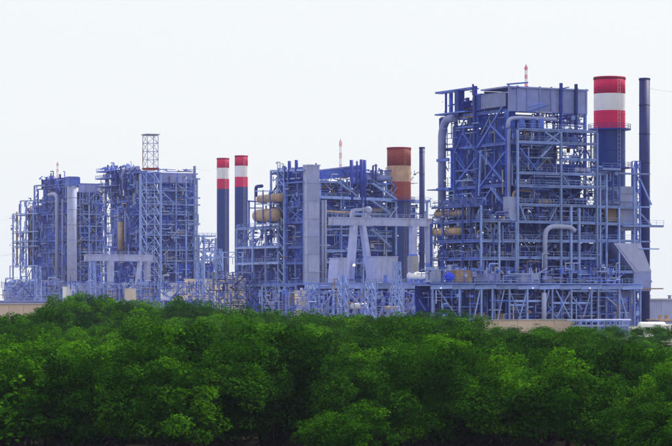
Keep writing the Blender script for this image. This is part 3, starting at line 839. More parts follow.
# ------------------------------------------------------------------ chimneys and stacks
def chimney(label, px, d, wpx, bands, ring_py, group, ladder=True, rim=True, ringw=1.2):
    """bands: (top pixel row, material) from the top down; the last runs to the ground"""
    R = wpx / 2 * d / FPX
    zz = lambda py: CAMZ + (HY - py) / FPX * d
    T = thing('chimney', label, 'chimney', at(px, d), 0, group)
    tops = [zz(b[0]) for b in bands] + [0.0]
    for i, (b, z1, z0) in enumerate(zip(bands, tops, tops[1:])):
        rr = lambda z: R * (1 + .00 * z)
        if i == 0:
            m = MB().lathe([(R, z0), (R, z1), (R*.93, z1), (R*.93, z1 - 3)], (0,0,0), n=40)
        else:
            m = MB().cyl((0,0,z0), (0,0,z1), R, n=40, caps=False)
        m.build(b[2], b[1], T, smooth=True)
    if rim: MB().lathe([(R, 0), (R*1.03, .05), (R*1.03, .45), (R, .5)], (0,0,tops[0] - .6), n=40).build('rim', SOOT, T, smooth=True)
    for z in [zz(p) for p in ring_py]:
        b = MB()
        b.lathe([(R*1.0, -.12), (R + ringw, -.12), (R + ringw, .12), (R, .12)], (0,0,z), n=32)
        b.build('platform', NAVY, T)
        b = MB()
        for k in range(20):
            a = 2*math.pi*k/20; b2 = 2*math.pi*(k+1)/20; q = R + ringw - .08
            b.bar((q*math.cos(a), q*math.sin(a), z), (q*math.cos(a), q*math.sin(a), z+1.1), .07)
            for hh in (.6, 1.1): b.bar((q*math.cos(a), q*math.sin(a), z+hh), (q*math.cos(b2), q*math.sin(b2), z+hh), .06)
        b.build('railing', NAVY, T)
    if ladder:
        b = MB(); a = math.radians(-62); c, s = math.cos(a), math.sin(a)
        for k in (-.3, .3): b.bar(((R+.25)*c - k*s, (R+.25)*s + k*c, 2), ((R+.25)*c - k*s, (R+.25)*s + k*c, tops[0] - .5), .045)
        z = 2.5
        while z < tops[0] - 1:
            b.bar(((R+.25)*c + .3*s, (R+.25)*s - .3*c, z), ((R+.25)*c - .3*s, (R+.25)*s + .3*c, z), .03); z += .9
        b.build('ladder', bands[1][1], T)
    nseam = int((tops[0]) / 7)                    # welded ring seams
    for k in range(1, nseam):
        z = tops[0] * k / nseam
        mat = next(b[1] for b, z1, z0 in zip(bands, tops, tops[1:]) if z0 <= z <= z1)
        MB().lathe([(R, -.06), (R + .05, -.03), (R + .05, .03), (R, .06)], (0,0,z), n=40).build('seam', mat, T, smooth=True)
    return T
chimney('thick red and white banded chimney behind the tallest boiler house', 609.5, 528, 31.5, [(77, RED, 'red_band'), (94, WHITE, 'white_band'), (111, RED, 'red_band'), (129, BLUESTK, 'shaft')], (129.5, 168), 'banded chimneys')
chimney('faded red chimney with peeling orange-white band behind the middle boiler house', 399, 716, 24, [(147.5, REDW, 'red_band'), (166, WHITEW, 'white_band'), (182, REDW, 'red_band'), (201, BLUESTK, 'shaft')], (201,), 'banded chimneys')
chimney('slim red and white banded chimney, the shorter left one of the pair', 223, 955, 12.4, [(158, RED, 'red_band'), (168, WHITE, 'white_band'), (179, RED, 'red_band'), (189, BLUESTK, 'shaft')], (), 'banded chimneys')
chimney('slim red and white banded chimney, the taller right one of the pair', 241.3, 925, 13.2, [(155.5, RED, 'red_band'), (166, WHITE, 'white_band'), (177, RED, 'red_band'), (187, BLUESTK, 'shaft')], (), 'banded chimneys')

def stack(label, px, d, wpx, top, mat, arms):
    R = wpx / 2 * d / FPX; zt = CAMZ + (HY - top) / FPX * d
    T = thing('flue_stack', label, 'stack', at(px, d), A, 'slim blue stacks')
    MB().lathe([(R, 0), (R, zt), (R*.9, zt), (R*.9, zt - 2)], (0,0,0), n=28).build('shaft', mat, T, smooth=True)
    k = 0
    while (k + 1) * 6 < zt:
        k += 1; MB().lathe([(R, -.08), (R + .07, -.05), (R + .07, .05), (R, .08)], (0,0,k*6), n=28).build('flange', mat, T, smooth=True)
    MB().lathe([(R, 0), (R+.08, .03), (R+.08, .4), (R, .43)], (0,0,zt - .45), n=28).build('rim', mat, T, smooth=True)
    MB().lathe([(R*1.9, 0), (R*1.9, .5), (R*1.2, .6), (R, 2)], (0,0,0), n=28).build('base', CONC, T, smooth=True)
    return T
stack('slim plain blue stack at the far right of the plant', 644.5, 521, 10.8, 78, BLUESTK2, ())
stack('slim dark violet stack right of the faded chimney', 422, 690, 5.6, 147, BLUESTK2, ())

def stack_support():
    S = S4; T = thing('stack_support', 'lattice mast with diagonal struts bracing the slim blue stack', 'mast', toW(S, (S.v(636, 2), 2, 0)), A)
    h = S.z(160, 2, 22)
    for dx, dy in ((-.6,-.6),(.6,-.6),(.6,.6),(-.6,.6)): beam(T, (dx, dy, 0), (dx, dy, h), .24, STEELB, 'leg')
    n = 14
    for k in range(n):
        z0, z1 = h*k/n, h*(k+1)/n
        for p, q in (((-.6,-.6),(.6,-.6)), ((.6,-.6),(.6,.6)), ((-.6,.6),(-.6,-.6))):
            beam(T, (*p, z0), (*q, z1), .14, STEELB, 'lacing'); beam(T, (*p, z1), (*q, z1), .14, STEELB, 'lacing')
    for py0, py1 in ((178, 204), (212, 225), (262, 282)):
        beam(T, (.5, -.7, S.z(py0, 2, 22)), (3.4, -.7, S.z(py1, 2, 23)), .28, STEEL, 'strut')
    for py in (206, 241, 248): beam(T, (.5, -.5, S.z(py, 2, 22)), (3.2, -.5, S.z(py, 2, 22)), .3, STEEL, 'strut')
stack_support()

# ------------------------------------------------------------------ masts and pylons
def lattice(T, base_w, top_w, z0, z1, n, mat, t=.16, off=(0, 0), name='lacing', legname='leg'):
    def c(z, k):
        w = (base_w + (top_w - base_w) * (z - z0) / (z1 - z0)) / 2
        return (off[0] + (-w, w, w, -w)[k], off[1] + (-w, -w, w, w)[k], z)
    for k in range(4): beam(T, c(z0, k), c(z1, k), t * 1.5, mat, legname)
    for i in range(n):
        a, b = z0 + (z1 - z0) * i / n, z0 + (z1 - z0) * (i + 1) / n
        for k in range(4):
            m = (k + 1) % 4
            if k in (0, 1, 3):
                beam(T, c(a, k), c(b, m), t, mat, name)
                if k != 1: beam(T, c(a, m), c(b, k), t, mat, name)
            beam(T, c(b, k), c(b, m), t, mat, name)

def antenna(label, px, d, z0, py_top, w=.5):
    zt = CAMZ + (HY - py_top) / FPX * d
    T = thing('antenna_mast', label, 'mast', at(px, d, z0), 0.4, 'red and white antenna masts')
    n = 5; h = zt - z0
    for i in range(n):
        a, b = h*i/n, h*(i+1)/n
        m = MB()
        for k in range(3):
            t0 = 2.1*k; p = (w*.5*math.cos(t0), w*.5*math.sin(t0)); q = (w*.5*math.cos(t0+2.1), w*.5*math.sin(t0+2.1))
            m.bar((*p, a), (*p, b), .08)
            for s in range(3):
                m.bar((*p, a + (b-a)*s/3), (*q, a + (b-a)*(s+1)/3), .045)
        m.build('red_section' if i % 2 == 0 else 'white_section', RED if i % 2 == 0 else WHITE, T)
    MB().cyl((0,0,h*.98), (0,0,h*1.08), .09, n=8).build('rod', RED, T)
    MB().box(-.5, .5, -.04, .04, h*.9, h*.9+.08).box(-.04, .04, -.5, .5, h*.86, h*.86+.08).build('crossarm', RED, T)

# ------------------------------------------------------------------ generic boiler houses further along the row
def boiler_far(label, S, r, pxv, pxu, pyr, pyl, top_r, top_l, dense, mats, open_cols=(), depth=1.9, railth=.1):
    T = thing('boiler_house', label, 'boiler house', S.loc(), A, 'boiler houses of the power plant')
    vs = [S.v(x) for x in pxv]; us = [S.u(x) for x in pxu]
    zr = [0.0] + [S.z(p) for p in pyr]; zl = [0.0] + [S.z(p) for p in pyl]
    Lu, Lv = us[-1], vs[-1]
    face_frame(T, S, 'R', vs, zr, 0, STEEL, .5, .36)
    face_frame(T, S, 'L', us[1:], zl, 0, STEELB, .5, .36)  # left face takes the darker steel, side shade partly put into colour
    for z in zl: beam(T, (0, .4, z - .02), (0, us[1], z - .02), .45, STEELB, 'beam', .6, 'hsec')
    for a in us[1:]: beam(T, (Lv, a, 0), (Lv, a, zr[-1]), .6, STEELB, 'column')
    for a in vs[1:-1]: beam(T, (a, Lu, 0), (a, Lu, zr[-1]), .6, STEELB, 'column')
    block(T, 'boiler_body', depth + .6, Lv - (1.0 if not open_cols else (Lv - vs[open_cols[0]])), depth + .6, Lu - 1.5, .2, min(zr[-1], zl[-1]) - 4, CASED)
    dress_face(T, 'R', vs, zr, 0, depth, r, STEEL, mats, lambda i, k: i not in open_cols, dense * 1.5, .22, rail_mat=STEEL, railth=railth)
    dress_face(T, 'L', us, zl, 0, depth, r, STEELB, mats, None, dense * 1.5, .3, rail_mat=STEELB, railth=railth)
    slab(T, -.3, Lv + .3, -.3, us[min(2, len(us)-1)], S.z(top_r), STEELB, .35, 'roof')
    return T, vs, us, zr, zl

def boiler_mid():
    S = Site(304, 700); r = random.Random(33)
    T, vs, us, zr, zl = boiler_far('blue boiler house with pale square lift shaft and round tan vessels, mid row', S, r, (304, 320, 341, 363, 386, 408), (304, 287, 279, 271),
        (285, 263, 250, 235, 213, 197, 182), (285, 263, 247, 222, 206, 194, 171), 181, 171, .75, (CASE, CASE, CASED), (4,))
    def mR(x0, y0, x1, y1, w=.4, mat=STEEL, name='beam', u=-.4): return beam(T, S.R(x0, y0, u), S.R(x1, y1, u), w, mat, name)
    def mL(x0, y0, x1, y1, w=.4, mat=STEEL, name='beam', v=-.4): return beam(T, S.L(x0, y0, v), S.L(x1, y1, v), w, mat, name)
    # lift shaft of pale sheets at the corner
    a, b = S.v(308, -2.4), S.v(319.5, -2.4); z0, z1 = 0, S.z(166)
    block(T, 'lift_shaft', a, b, -2.4, .3, z0, z1, PALE)
    n = 9
    for k in range(n):
        y0, y1 = z1 * k / n, z1 * (k + 1) / n
        panelR(T, a + .05, b - .05, -2.52, y0 + .06, y1 - .06, PALE, .1, 'shaft_panel', 'panel' if k % 3 else 'flat')
        panelL(T, -2.35, .25, a - .12, y0 + .06, y1 - .06, PALE, .1, 'shaft_panel', 'flat')
    block(T, 'lift_cabin_roof', a - .2, b + .2, -2.7, .5, z1, z1 + .35, PALE)
    beam(T, S.R(316, 166, -2), S.R(316, 163, -2), .3, NAVY, 'post')
    # roof duct and vent stacks
    p, q = S.R(320, 171, 3), S.R(362, 166, 3)
    MB().poly([(p.x, p.z - 2.4), (q.x, q.z - 2.8), (q.x, q.z), (p.x, p.z)], 2, 7).build('roof_duct', STEELB, T)
    MB().poly([(p.x, p.z + .02), (q.x, q.z + .02), (q.x, q.z + .4), (p.x, p.z + .4)], 1.7, 7.3).build('roof_sheet', LILAC, T)
    MB().poly([(S.v(366), S.z(182)), (S.v(386), S.z(182)), (S.v(386), S.z(171)), (S.v(366), S.z(170))], 2, 8).build('roof_duct', LILAC, T)
    pipe(T, [S.R(362, 178, 1), S.R(392, 178, 1), S.R(394, 172, 1)], .9, LILAC, 1.5, 'duct', 12)
    pipe(T, [S.R(386, 173, 2), S.R(398, 174, 2)], .8, STEEL, 0, 'duct', 12)
    for x, y in ((351.5, 160), (357, 161), (361.5, 159.5), (364.5, 160), (373, 166), (376, 164)):
        pipe(T, [S.R(x, 200, -.8), S.R(x, y, -.8)], .55 if x in (351.5, 361.5, 364.5) else .3, NAVY, name='vent_stack')
    for x, y in ((291, 161), (298, 160), (287, 167)): pipe(T, [S.R(304, 180, 0) + Vector((-.5, S.u(x), 0)), Vector((-.5, S.u(x), S.z(y, S.u(x))))], .5, NAVY, name='vent_stack')
    # frame of the roof on the left face
    mL(271, 171, 304, 170, .6); mL(271, 171, 271, 200, .5); mL(272, 180, 300, 178, .35); mL(272, 193, 284, 176, .35, NAVY)
    for x in (278.5, 284.5): mL(x, 168, x, 300, .55, STEEL, 'column', -.6)
    k = 0
    for y in range(170, 296, 9):
        mL(278.5, y, 284.5, y + 8, .22, STEEL, 'brace', -.6); k += 1
    # long roof-level beams, stairs, platforms of the right face
    mR(319, 182, 338, 182, .5); mR(319, 197, 395, 200, .8, STEEL, 'beam', -.8); mR(395, 200, 427, 202, .9, STEEL, 'beam', -.8)
    for x0, y0, x1, y1 in ((357, 196, 338, 182), (396, 199, 372, 183), (390, 213, 371, 200), (391, 247, 371, 229)):
        stair(T, S.R(x0, y0, -1.6), S.R(x1, y1, -1.6), 1.1, STEEL)
    slab(T, S.v(385), S.v(428), -1, 6, S.z(201, 0, 34), STEEL, .4); railing(T, (S.v(385), -1.1, S.z(201, 0, 34)), (S.v(428), -1.1, S.z(201, 0, 34)), STEEL, .09)
    for x in (396, 409, 427): mR(x, 201, x, 300, .5, STEEL, 'column', -1)
    for y in (213, 232, 250, 263): mR(396, y, 427, y + 1, .45, STEEL, 'beam', -1)
    for x in (322.5, 325.5): pipe(T, [S.R(x, 292, -1.2), S.R(x, 200, -1.2)], .4, PALE)
    mR(326, 211, 350, 212.5, .5, TAN, 'pipe', -1.2); mR(326, 229, 350, 229, .4); mR(326, 262, 337, 262, .5, PALE, 'beam', -1); mR(320, 252, 347, 251, .5)
    block(T, 'boiler_body', S.v(364), S.v(426), 6, 14, .2, S.z(204, 0, 34), CASED)
    for i, x in enumerate((386, 396, 406, 416)):
        for y0, y1 in ((285, 262), (261, 234), (233, 205)): panelR(T, S.v(x), S.v(x + 9.6), 5.8, S.z(y0, 5, 30), S.z(y1, 5, 30), r.choice((CASE, CASED)))
    # left wing with open frames where the round vessels stand
    ug = [S.u(x, -1) for x in (279, 266, 253, 237)]
    for x, y in ((237, 229), (253, 228), (266, 228)):
        mL(x, y, x, 300, .6, STEEL, 'column', -1)
    for y in (228, 247, 263, 285):
        mL(236, y + 1.2, 279, y, .55, STEEL, 'beam', -1)
        slab(T, -.8, 5, ug[0], ug[-1], S.z(y, 40, 0), STEELB, .2); railing(T, (-1, ug[0], S.z(y, 40, 0)), (-1, ug[-1], S.z(y, 40, 0)), STEEL, .09)
    for x0, y0, x1, y1 in ((237, 247, 253, 229), (253, 247, 266, 229), (266, 263, 279, 248), (237, 285, 253, 264)): mL(x0, y0, x1, y1, .3, STEELB, 'brace', -1)
    mL(248, 201, 262, 202, .4, NAVY, 'beam', 1); mL(249, 201, 249, 228, .4, STEELB, 'post', 1); mL(250, 208, 262, 208, .3, NAVY, 'beam', 1)
    for x in (255, 263, 270): mL(x, 190, x, 229, .3, STEELB, 'post', -3.6)
    for y in (191, 204, 224): mL(255, y, 279, y, .28, STEEL, 'beam', -3.6)
    block(T, 'boiler_body', 2, 6, ug[0], ug[-1], .2, S.z(249, 40), CASED)
    for x, y in ((262, 186), (268, 230), (274, 236), (257, 240), (270, 244)):
        q = S.L(x, y, 0); pipe(T, [q, q + Vector((0, 4, 0)), q + Vector((0, 4, -3))], .5, r.choice((NAVY, LILAC, STEELB)), 1)
    for x, y in ((352, 189), (330, 192), (372, 192), (345, 208), (355, 251), (316, 268), (398, 236), (281, 259)): lamp(T, S.R(x, y, -1.4) if x > 304 else S.L(x, y, -1), .7)
    fine_steel(T, [('R', 0, vs[-1], -1.4, 3, S.z(285), S.z(178), 620), ('L', 0, us[-1], -1, 2.6, S.z(285), S.z(168), 240), ('L', ug[0], ug[-1], -1.4, 4, 1, S.z(226), 330), ('L', ug[0], ug[1] + 3, -1, 3, S.z(226), S.z(190), 30),
        ('R', vs[2], vs[-1] + 5, 0, 5, S.z(182), S.z(168), 90), ('R', vs[-1] - 3, vs[-1] + 9, -1.3, 5, S.z(285), S.z(203), 170), ('L', 0, us[-1], 0, 3, S.z(176), S.z(166), 30)], r, .13, .27)
    return S, T
S3, T3 = boiler_mid()
Sv = S3
vessel('fat round tan vessel on the open left wing of the middle boiler house', vv(276, 214.8, -1.6), vv(258, 215.6, -1.6), 1.9, TAN)
vessel('slim tan vessel above the fat round one, middle boiler house', vv(281, 197.5, -1.5), vv(260, 198, -1.5), 1.2, TAN)

def boiler_second():
    S = Site(141, 880); r = random.Random(22)
    T, vs, us, zr, zl = boiler_far('blue boiler house behind the tall lattice tower, second from the far end', S, r, (141, 160, 176, 186, 197), (141, 129, 118, 106),
        (285, 261, 250, 235, 224, 214, 204, 190, 182), (285, 261, 246, 232, 214, 200, 186, 170), 172, 168, .7, (CASE, CASE, STEELB, CASED), (), 1.9, .12)
    def mR(x0, y0, x1, y1, w=.5, mat=STEEL, name='beam', u=-.4): return beam(T, S.R(x0, y0, u), S.R(x1, y1, u), w, mat, name)
    for x in (160, 168, 176, 186):
        panelR(T, S.v(x) + .1, S.v(x + 9.5), -.5, S.z(182), S.z(172.5), LILAC, .15, 'penthouse_panel', 'flat')
    panelR(T, S.v(142), S.v(159.5), -.4, S.z(184), S.z(173), STEELB, .15, 'penthouse_panel', 'flat')
    mR(194.5, 166, 194.5, 300, .7, STEEL, 'column', -.8); mR(197, 178, 197, 300, .5, STEEL, 'column', -1.2)
    for x in (140.5, 160.5): mR(x, 174, x, 300, .7, STEEL, 'column', -1.5)
    # projecting platforms
    for y in (179, 198, 205, 224): mR(188, y, 200, y, .5, STEEL, 'beam', -.9)
    # right wing
    wv = [S.v(x) for x in (197.5, 203, 214.5)]
    for a, y in zip(wv, (235, 235, 238)): beam(T, (a, -1, 0), (a, -1, S.z(y, 0, a)), .55, STEEL, 'column')
    for y in (236, 251, 261, 285): beam(T, (wv[0], -1, S.z(y, 0, 20)), (wv[-1], -1, S.z(y, 0, 20)), .5, STEEL, 'beam'); slab(T, wv[0], wv[-1], -.8, 5, S.z(y, 0, 20), STEELB, .2); railing(T, (wv[0], -1.1, S.z(y, 0, 20)), (wv[-1], -1.1, S.z(y, 0, 20)), STEEL, .12)
    mR(198, 250, 203, 237, .35, STEEL, 'brace', -1); block(T, 'boiler_body', S.v(170), wv[-1] - .5, 1, 6, .2, S.z(263, 0, 20), CASED)
    for x in (176, 186, 197, 206): panelR(T, S.v(x) + .1, S.v(x + 9), .9, S.z(284, 0, 20), S.z(263, 0, 20), CASE)
    # ragged platforms on the top of the left face
    for x0, x1, y in ((124, 104, 171), (118, 103, 178), (124, 103, 186)):
        u0, u1 = S.u(x0), S.u(x1); slab(T, -3, 1, u0, u1, S.z(y, 25), STEELB, .3); railing(T, (-3, u0, S.z(y, 25)), (-3, u1, S.z(y, 25)), STEELB, .12)
    for x, y in ((108, 165), (112, 165), (116, 166), (121, 166), (126, 167), (131, 168)):
        p = S.L(x, 190, -1.5); pipe(T, [p, Vector((p.x, p.y, S.z(y, p.y)))], .4, r.choice((NAVY, STEELB)), name='vent_stack')
    q = S.L(127, 170, -1); pipe(T, [S.L(138, 168, -1), S.L(126, 169, -1), S.L(122, 176, -1), S.L(122, 190, -1)], .8, LILAC, 3, 'duct', 10)
    for x in (118.5, 125.5): pipe(T, [S.L(x, 255, -1.2), S.L(x, 208, -1.2)], .5, LILAC)
    p = S.R(128, 220, -3); pipe(T, [S.L(121, 250, -1.6), S.L(121, 222, -1.6)], 1.1, TAN, name='duct')
    fine_steel(T, [('R', 0, vs[-1], -1.2, 2.6, S.z(285), S.z(176), 520), ('L', 0, us[-1] + 3, -2.2, 2.4, S.z(285), S.z(168), 480), ('R', wv[0], wv[-1], -1.2, 1, 1, S.z(238), 130), ('R', 0, vs[-1], 0, 4, S.z(172), S.z(168), 30), ('L', us[1], us[-1] + 3, -2, 2, S.z(170), S.z(163), 45)], r, .17, .33)
    return S, T
S2, T2 = boiler_second()

def boiler_first():
    S = Site(70, 980); r = random.Random(11)
    T, vs, us, zr, zl = boiler_far('hazy boiler house with pale round column, at the far left end of the row', S, r, (70, 80, 89, 96, 105), (70, 57, 47, 38),
        (285, 266, 252, 240, 226, 214, 203, 192), (285, 266, 252, 240, 226, 213, 200, 186), 183, 177, .7, (CASE, CASE, STEELB, CASED), (), 1.9, .13)
    def mL(x0, y0, x1, y1, w=.5, mat=STEEL, name='beam', v=-.5): return beam(T, S.L(x0, y0, v), S.L(x1, y1, v), w, mat, name)
    # pale round lift column at the corner
    c = S.R(72, 282, -2.5); R = 5.0 * 972 / FPX
    MB().cyl((c.x, c.y, 0), (c.x, c.y, S.z(186)), R, n=24).build('lift_column', PALE, T, smooth=True)
    for y in (270, 255, 240, 225, 210, 198): MB().lathe([(R, -.1), (R+.08, -.06), (R+.08, .06), (R, .1)], (c.x, c.y, S.z(y)), n=24).build('ring_joint', LILAC, T, smooth=True)
    MB().box(-R, R, -R, R, 0, S.z(178) - S.z(186)).box(-R-.2, R+.2, -R-.2, R+.2, S.z(178) - S.z(186), S.z(177) - S.z(186)).build('lift_head', STEELB, T, (c.x, c.y, S.z(186)))
    pipe(T, [S.L(49, 195, -1.8), S.L(54, 193.5, -1.8), S.L(57, 196, -1.8), S.L(57, 290, -1.8)], .75, PALE, 2, 'duct', 10)
    pipe(T, [S.L(62.5, 290, -1.6), S.L(62.5, 199, -1.6)], .45, LILAC)
    # stepped roofs of the left face
    u0, u1 = S.u(66), S.u(41); block(T, 'penthouse', .5, 6, u0, u1, S.z(188, 14), S.z(178, 14), CASE)
    for a, b in ((66, 58), (58, 50), (50, 41)): panelL(T, S.u(a) + .1, S.u(b) - .1, .3, S.z(187, 14), S.z(178.5, 14), r.choice((LILAC, CASE, STEELB)), .15, 'penthouse_panel', 'flat')
    for x, y in ((51, 173), (53, 175), (60, 174), (46, 177), (42, 179)): p = S.L(x, 190, 0); beam(T, p, (p.x, p.y, S.z(y, p.y)), .4, NAVY, 'post')
    mL(34.5, 186, 34.5, 205, .6); mL(34.5, 186, 45, 185, .6)
    for a in (78, 85, 92): panelR(T, S.v(a), S.v(a + 6.7), -.5, S.z(192), S.z(184), LILAC, .15, 'penthouse_panel', 'flat')
    MB().box(0, 8, -.6, .6, 0, 1.5).box(-.1, 8.1, -.7, .7, 1.5, 1.65).build('duct', PALE, T, S.R(97, 191, -1))
    # open frame stepping down on the left
    fr = ((13, 214), (20.5, 201), (26, 201), (33.5, 201))
    for x, y in fr: mL(x, y, x, 300, .5, STEEL, 'column', -1)
    for y in (214, 232, 241.5, 246.5, 266, 280):
        mL(13, y, 38, y - .5, .45, STEEL, 'beam', -1); slab(T, -.8, 3, S.u(38), S.u(13), S.z(y, 50) - .3, STEELB, .15)
    mL(20.5, 201, 38, 200.5, .45, STEEL, 'beam', -1)
    for x0, y0, x1, y1 in ((13, 214, 20, 231), (20, 265, 26, 248), (26, 231, 33, 215), (26, 280, 33, 267), (10, 266, 10, 281), (10, 266, 13, 266), (10, 281, 13, 281)): mL(x0, y0, x1, y1, .3, STEEL, 'brace', -1)
    for x in (17, 23, 29, 31): p = S.L(x, 266, 1); pipe(T, [p, Vector((p.x, p.y, S.z(r.uniform(205, 235), p.y)))], .45, r.choice((LILAC, STEELB, TAN)))
    block(T, 'boiler_body', 2.4, 6, S.u(38), S.u(26), .2, S.z(205, 40), CASED)
    fine_steel(T, [('R', 0, vs[-1], -1.2, 2.6, S.z(285), S.z(186), 420), ('L', 0, us[-1], -1.2, 2.4, S.z(285), S.z(178), 330), ('L', us[-1], S.u(13), -1.4, 2, S.z(285), S.z(212), 130), ('L', us[-1], S.u(22), -1.4, 2, S.z(214), S.z(198), 35), ('L', us[1], us[-1], 0, 5, S.z(180), S.z(173), 25)], r, .18, .36)
    return S, T
S1, T1 = boiler_first()

antenna('red and white antenna mast on top of the tallest boiler house', 526, 503, S4.z(86), 66, .5)
antenna('red and white antenna mast on the middle boiler house roof duct', 340.5, 716, S3.z(169, 5, 14), 141, .7)
antenna('short red and white antenna mast on the far left boiler house', 57.5, 985, S1.z(178, 14) - .5, 163, .8)

def tall_tower():
    d = 868
    zz = lambda py: CAMZ + (HY - py) / FPX * d
    T = thing('lattice_tower', 'tall pale lattice tower with flat cap, standing before the second boiler house', 'lattice tower', at(150.5, d), A)
    lattice(T, 5.2, 4.6, 0, zz(172), 14, STEEL, .13)
    lattice(T, 4.0, 3.8, zz(168), zz(135), 4, LILAC, .12)
    MB().box(-2.2, 2.2, -2.2, 2.2, zz(170), zz(168.4)).box(-2.4, 2.4, -2.4, 2.4, zz(168.4), zz(168)).build('collar', REDW, T)
    MB().box(-2.5, 2.5, -2.5, 2.5, 0, .3).box(-2.1, 2.1, -2.1, 2.1, -.2, 0).build('cap', ROOFG, T, (0, 0, zz(135)))
    MB().bar((-2.9, 0, zz(165)), (-2.9, 0, zz(148)), .2).bar((-2.9, 0, zz(158)), (-1.9, 0, zz(158)), .12).build('aerial', REDW, T)
tall_tower()

# ------------------------------------------------------------------ portal cranes
def portal_crane(label, px0, px1, d0, py, hpx, legs, boxes, winch):
    S = Site(px0, d0)
    T = thing('portal_crane', label, 'crane', S.loc(), A, 'portal cranes over the turbine decks')
    k = d0 / FPX
    v1 = S.v(px1); zt, zb = S.z(py), S.z(py + hpx)
    MB().box(0, v1, -.9, .9, zb, zt).box(-.1, v1 + .1, -1.05, 1.05, zt, zt + .15).box(-.1, v1 + .1, -1.05, 1.05, zb - .15, zb).build('girder', CRANE, T)
    n = 8
    for i in range(n + 1): MB().box(-.08, .08, -.98, -.9, zb, zt).build('stiffener', CRANE, T, (v1 * i / n, 0, 0))
    railing(T, (0, -.9, zt + .15), (v1, -.9, zt + .15), CRANE, .08)
    for (xt, wt, xb, wb, yb) in legs:
        a, b, c, e = S.v(xt - wt/2), S.v(xt + wt/2), S.v(xb - wb/2), S.v(xb + wb/2)
        zz = S.z(yb, 0, a)
        MB().poly([(a, zb - .15), (b, zb - .15), (e, zz), (c, zz)], -1.0, 1.0).build('leg', CRANE, T)
        MB().box(c - .3, e + .3, -1.3, 1.3, 0, zz).build('plinth', CONC, T)
        MB().box(c - .15, e + .15, -1.1, 1.1, zz, zz + .5).build('bogie', STEELB, T)
    for x0, y0, x1_, y1_, w in winch:
        beam(T, S.R(x0, y0, 0), S.R(x1_, y1_, 0), w, CRANE, 'hoist_frame')
    return S, T
Sc, Tc = portal_crane('big pale portal crane with splayed legs before the middle boiler house', 330, 431, 655, 218, 6.5,
    [(354, 4.5, 349.5, 6, 281), (362.5, 3.5, 371, 4.5, 281), (413, 4.5, 413, 4.5, 256), (428.5, 5, 430, 4.5, 274)], [],
    [(352, 218, 353, 210, .9), (367, 218, 368.5, 208, 1.0), (352, 210.5, 369, 208.5, .7), (366, 224, 369, 208, .8)])
MB().lathe([(.3, 0), (.95, .05), (.95, .75), (.3, .8)], (0,0,0), (0,1,0), 16).build('sheave', CRANE, Tc, Sc.R(369, 210, -.8), smooth=True)
portal_crane('smaller pale portal crane by the tall lattice tower', 85, 152, 845, 255, 5.5, [(110.5, 5, 110.5, 5, 292), (147.5, 4, 147.5, 4.5, 292), (140, 2.5, 136, 2.5, 292)], [], [(104, 255, 104, 252, .6)])

# ------------------------------------------------------------------ turbine deck of the middle boiler house
def deck_mid():
    S = Site(304, 640); r = random.Random(5)
    T = thing('turbine_deck', 'pale blue turbine deck on columns carrying the big portal crane', 'deck', S.loc(), A)
    v1 = S.v(430); z = S.z(283)
    slab(T, 0, v1, 0, 24, z, STEELB, .5, 'deck_plate')
    n = 9
    for i in range(n):
        a, b = v1*i/n, v1*(i+1)/n
        beam(T, (a + .02, -.25, z - .8), (b - .02, -.25, z - .8), .4, STEEL, 'girder', 1.3, 'hsec'); railing(T, (a, -.3, z), (b, -.3, z), STEEL, .09)
        beam(T, (a, -.2, 0), (a, -.2, z - 1.4), .6, STEEL, 'column', shape='hsec')
        panelR(T, a + .05, b - .05, 4, 0, z - .6, r.choice((CASED, CASE, CASED)))
        if i % 2: beam(T, (a, -.2, .3), (b, -.2, z - 1.5), .28, STEEL, 'brace')
    for k in range(26):
        a = r.uniform(.5, v1 - 3); zz = r.uniform(.5, z - 2); b = min(v1 - .3, a + r.uniform(1.5, 6))
        pipe(T, [(a, 1.5, 0), (a, 1.5, zz), (b, 1.5, zz), (b, 1.5, r.choice((0, z - 1)))], r.uniform(.12, .3), r.choice((STEEL, LILAC, STEELB, PALE, TAN)), .5)
    for x, y in ((354, 266), (353, 293), (345, 292)): lamp(T, S.R(x, y, -.6), 1.9 if y == 266 else .8)
    beam(T, S.R(354, 283, -.6), S.R(354, 266.5, -.6), .15, STEEL, 'post')
    return S, T, z
Sd, Td, ZD3 = deck_mid()

def enclosure(label, xa0, xa1, xb0, xb1, top, u, mat, name='turbine_enclosure', depth=5):
    """a housing whose front tapers: xa = bottom edge, xb = top edge in the photo"""
    S = Sd; a0, a1, b0, b1 = S.v(xa0, u), S.v(xa1, u), S.v(xb0, u), S.v(xb1, u); zt = S.z(top, u, b0)
    p = toW(S, (a0, u, ZD3 + .01)); T = thing(name, label, 'enclosure', p, A); h = zt - ZD3
    MB().poly([(0, 0), (a1 - a0, 0), (b1 - a0, h), (b0 - a0, h)], 0, depth).build('housing', mat, T)
    MB().poly([(b0 - a0 - .15, h), (b1 - a0 + .15, h), (b1 - a0 + .15, h + .2), (b0 - a0 - .15, h + .2)], -.15, depth + .15).build('roof', mat, T)
    n = 4
    for i in range(n):
        f0, f1 = i/n + .02, (i+1)/n - .02
        MB().poly([((a1-a0)*f0, .3), ((a1-a0)*f1, .3), (b0-a0+(b1-b0)*f1, h-.2), (b0-a0+(b1-b0)*f0, h-.2)], -.07, 0).build('panel', mat, T)
    MB().box((a1-a0)*.4, (a1-a0)*.55, -.1, -.07, 0, 2.1).build('door', STEELB, T)
enclosure('tall narrow pale enclosure beside the splayed crane leg', 336.5, 349, 338.5, 348, 258.5, 1.5, PALE)
enclosure('broad pale sloping enclosure right of the splayed crane legs', 374.5, 397, 376.5, 398, 257, 1.5, PALE)
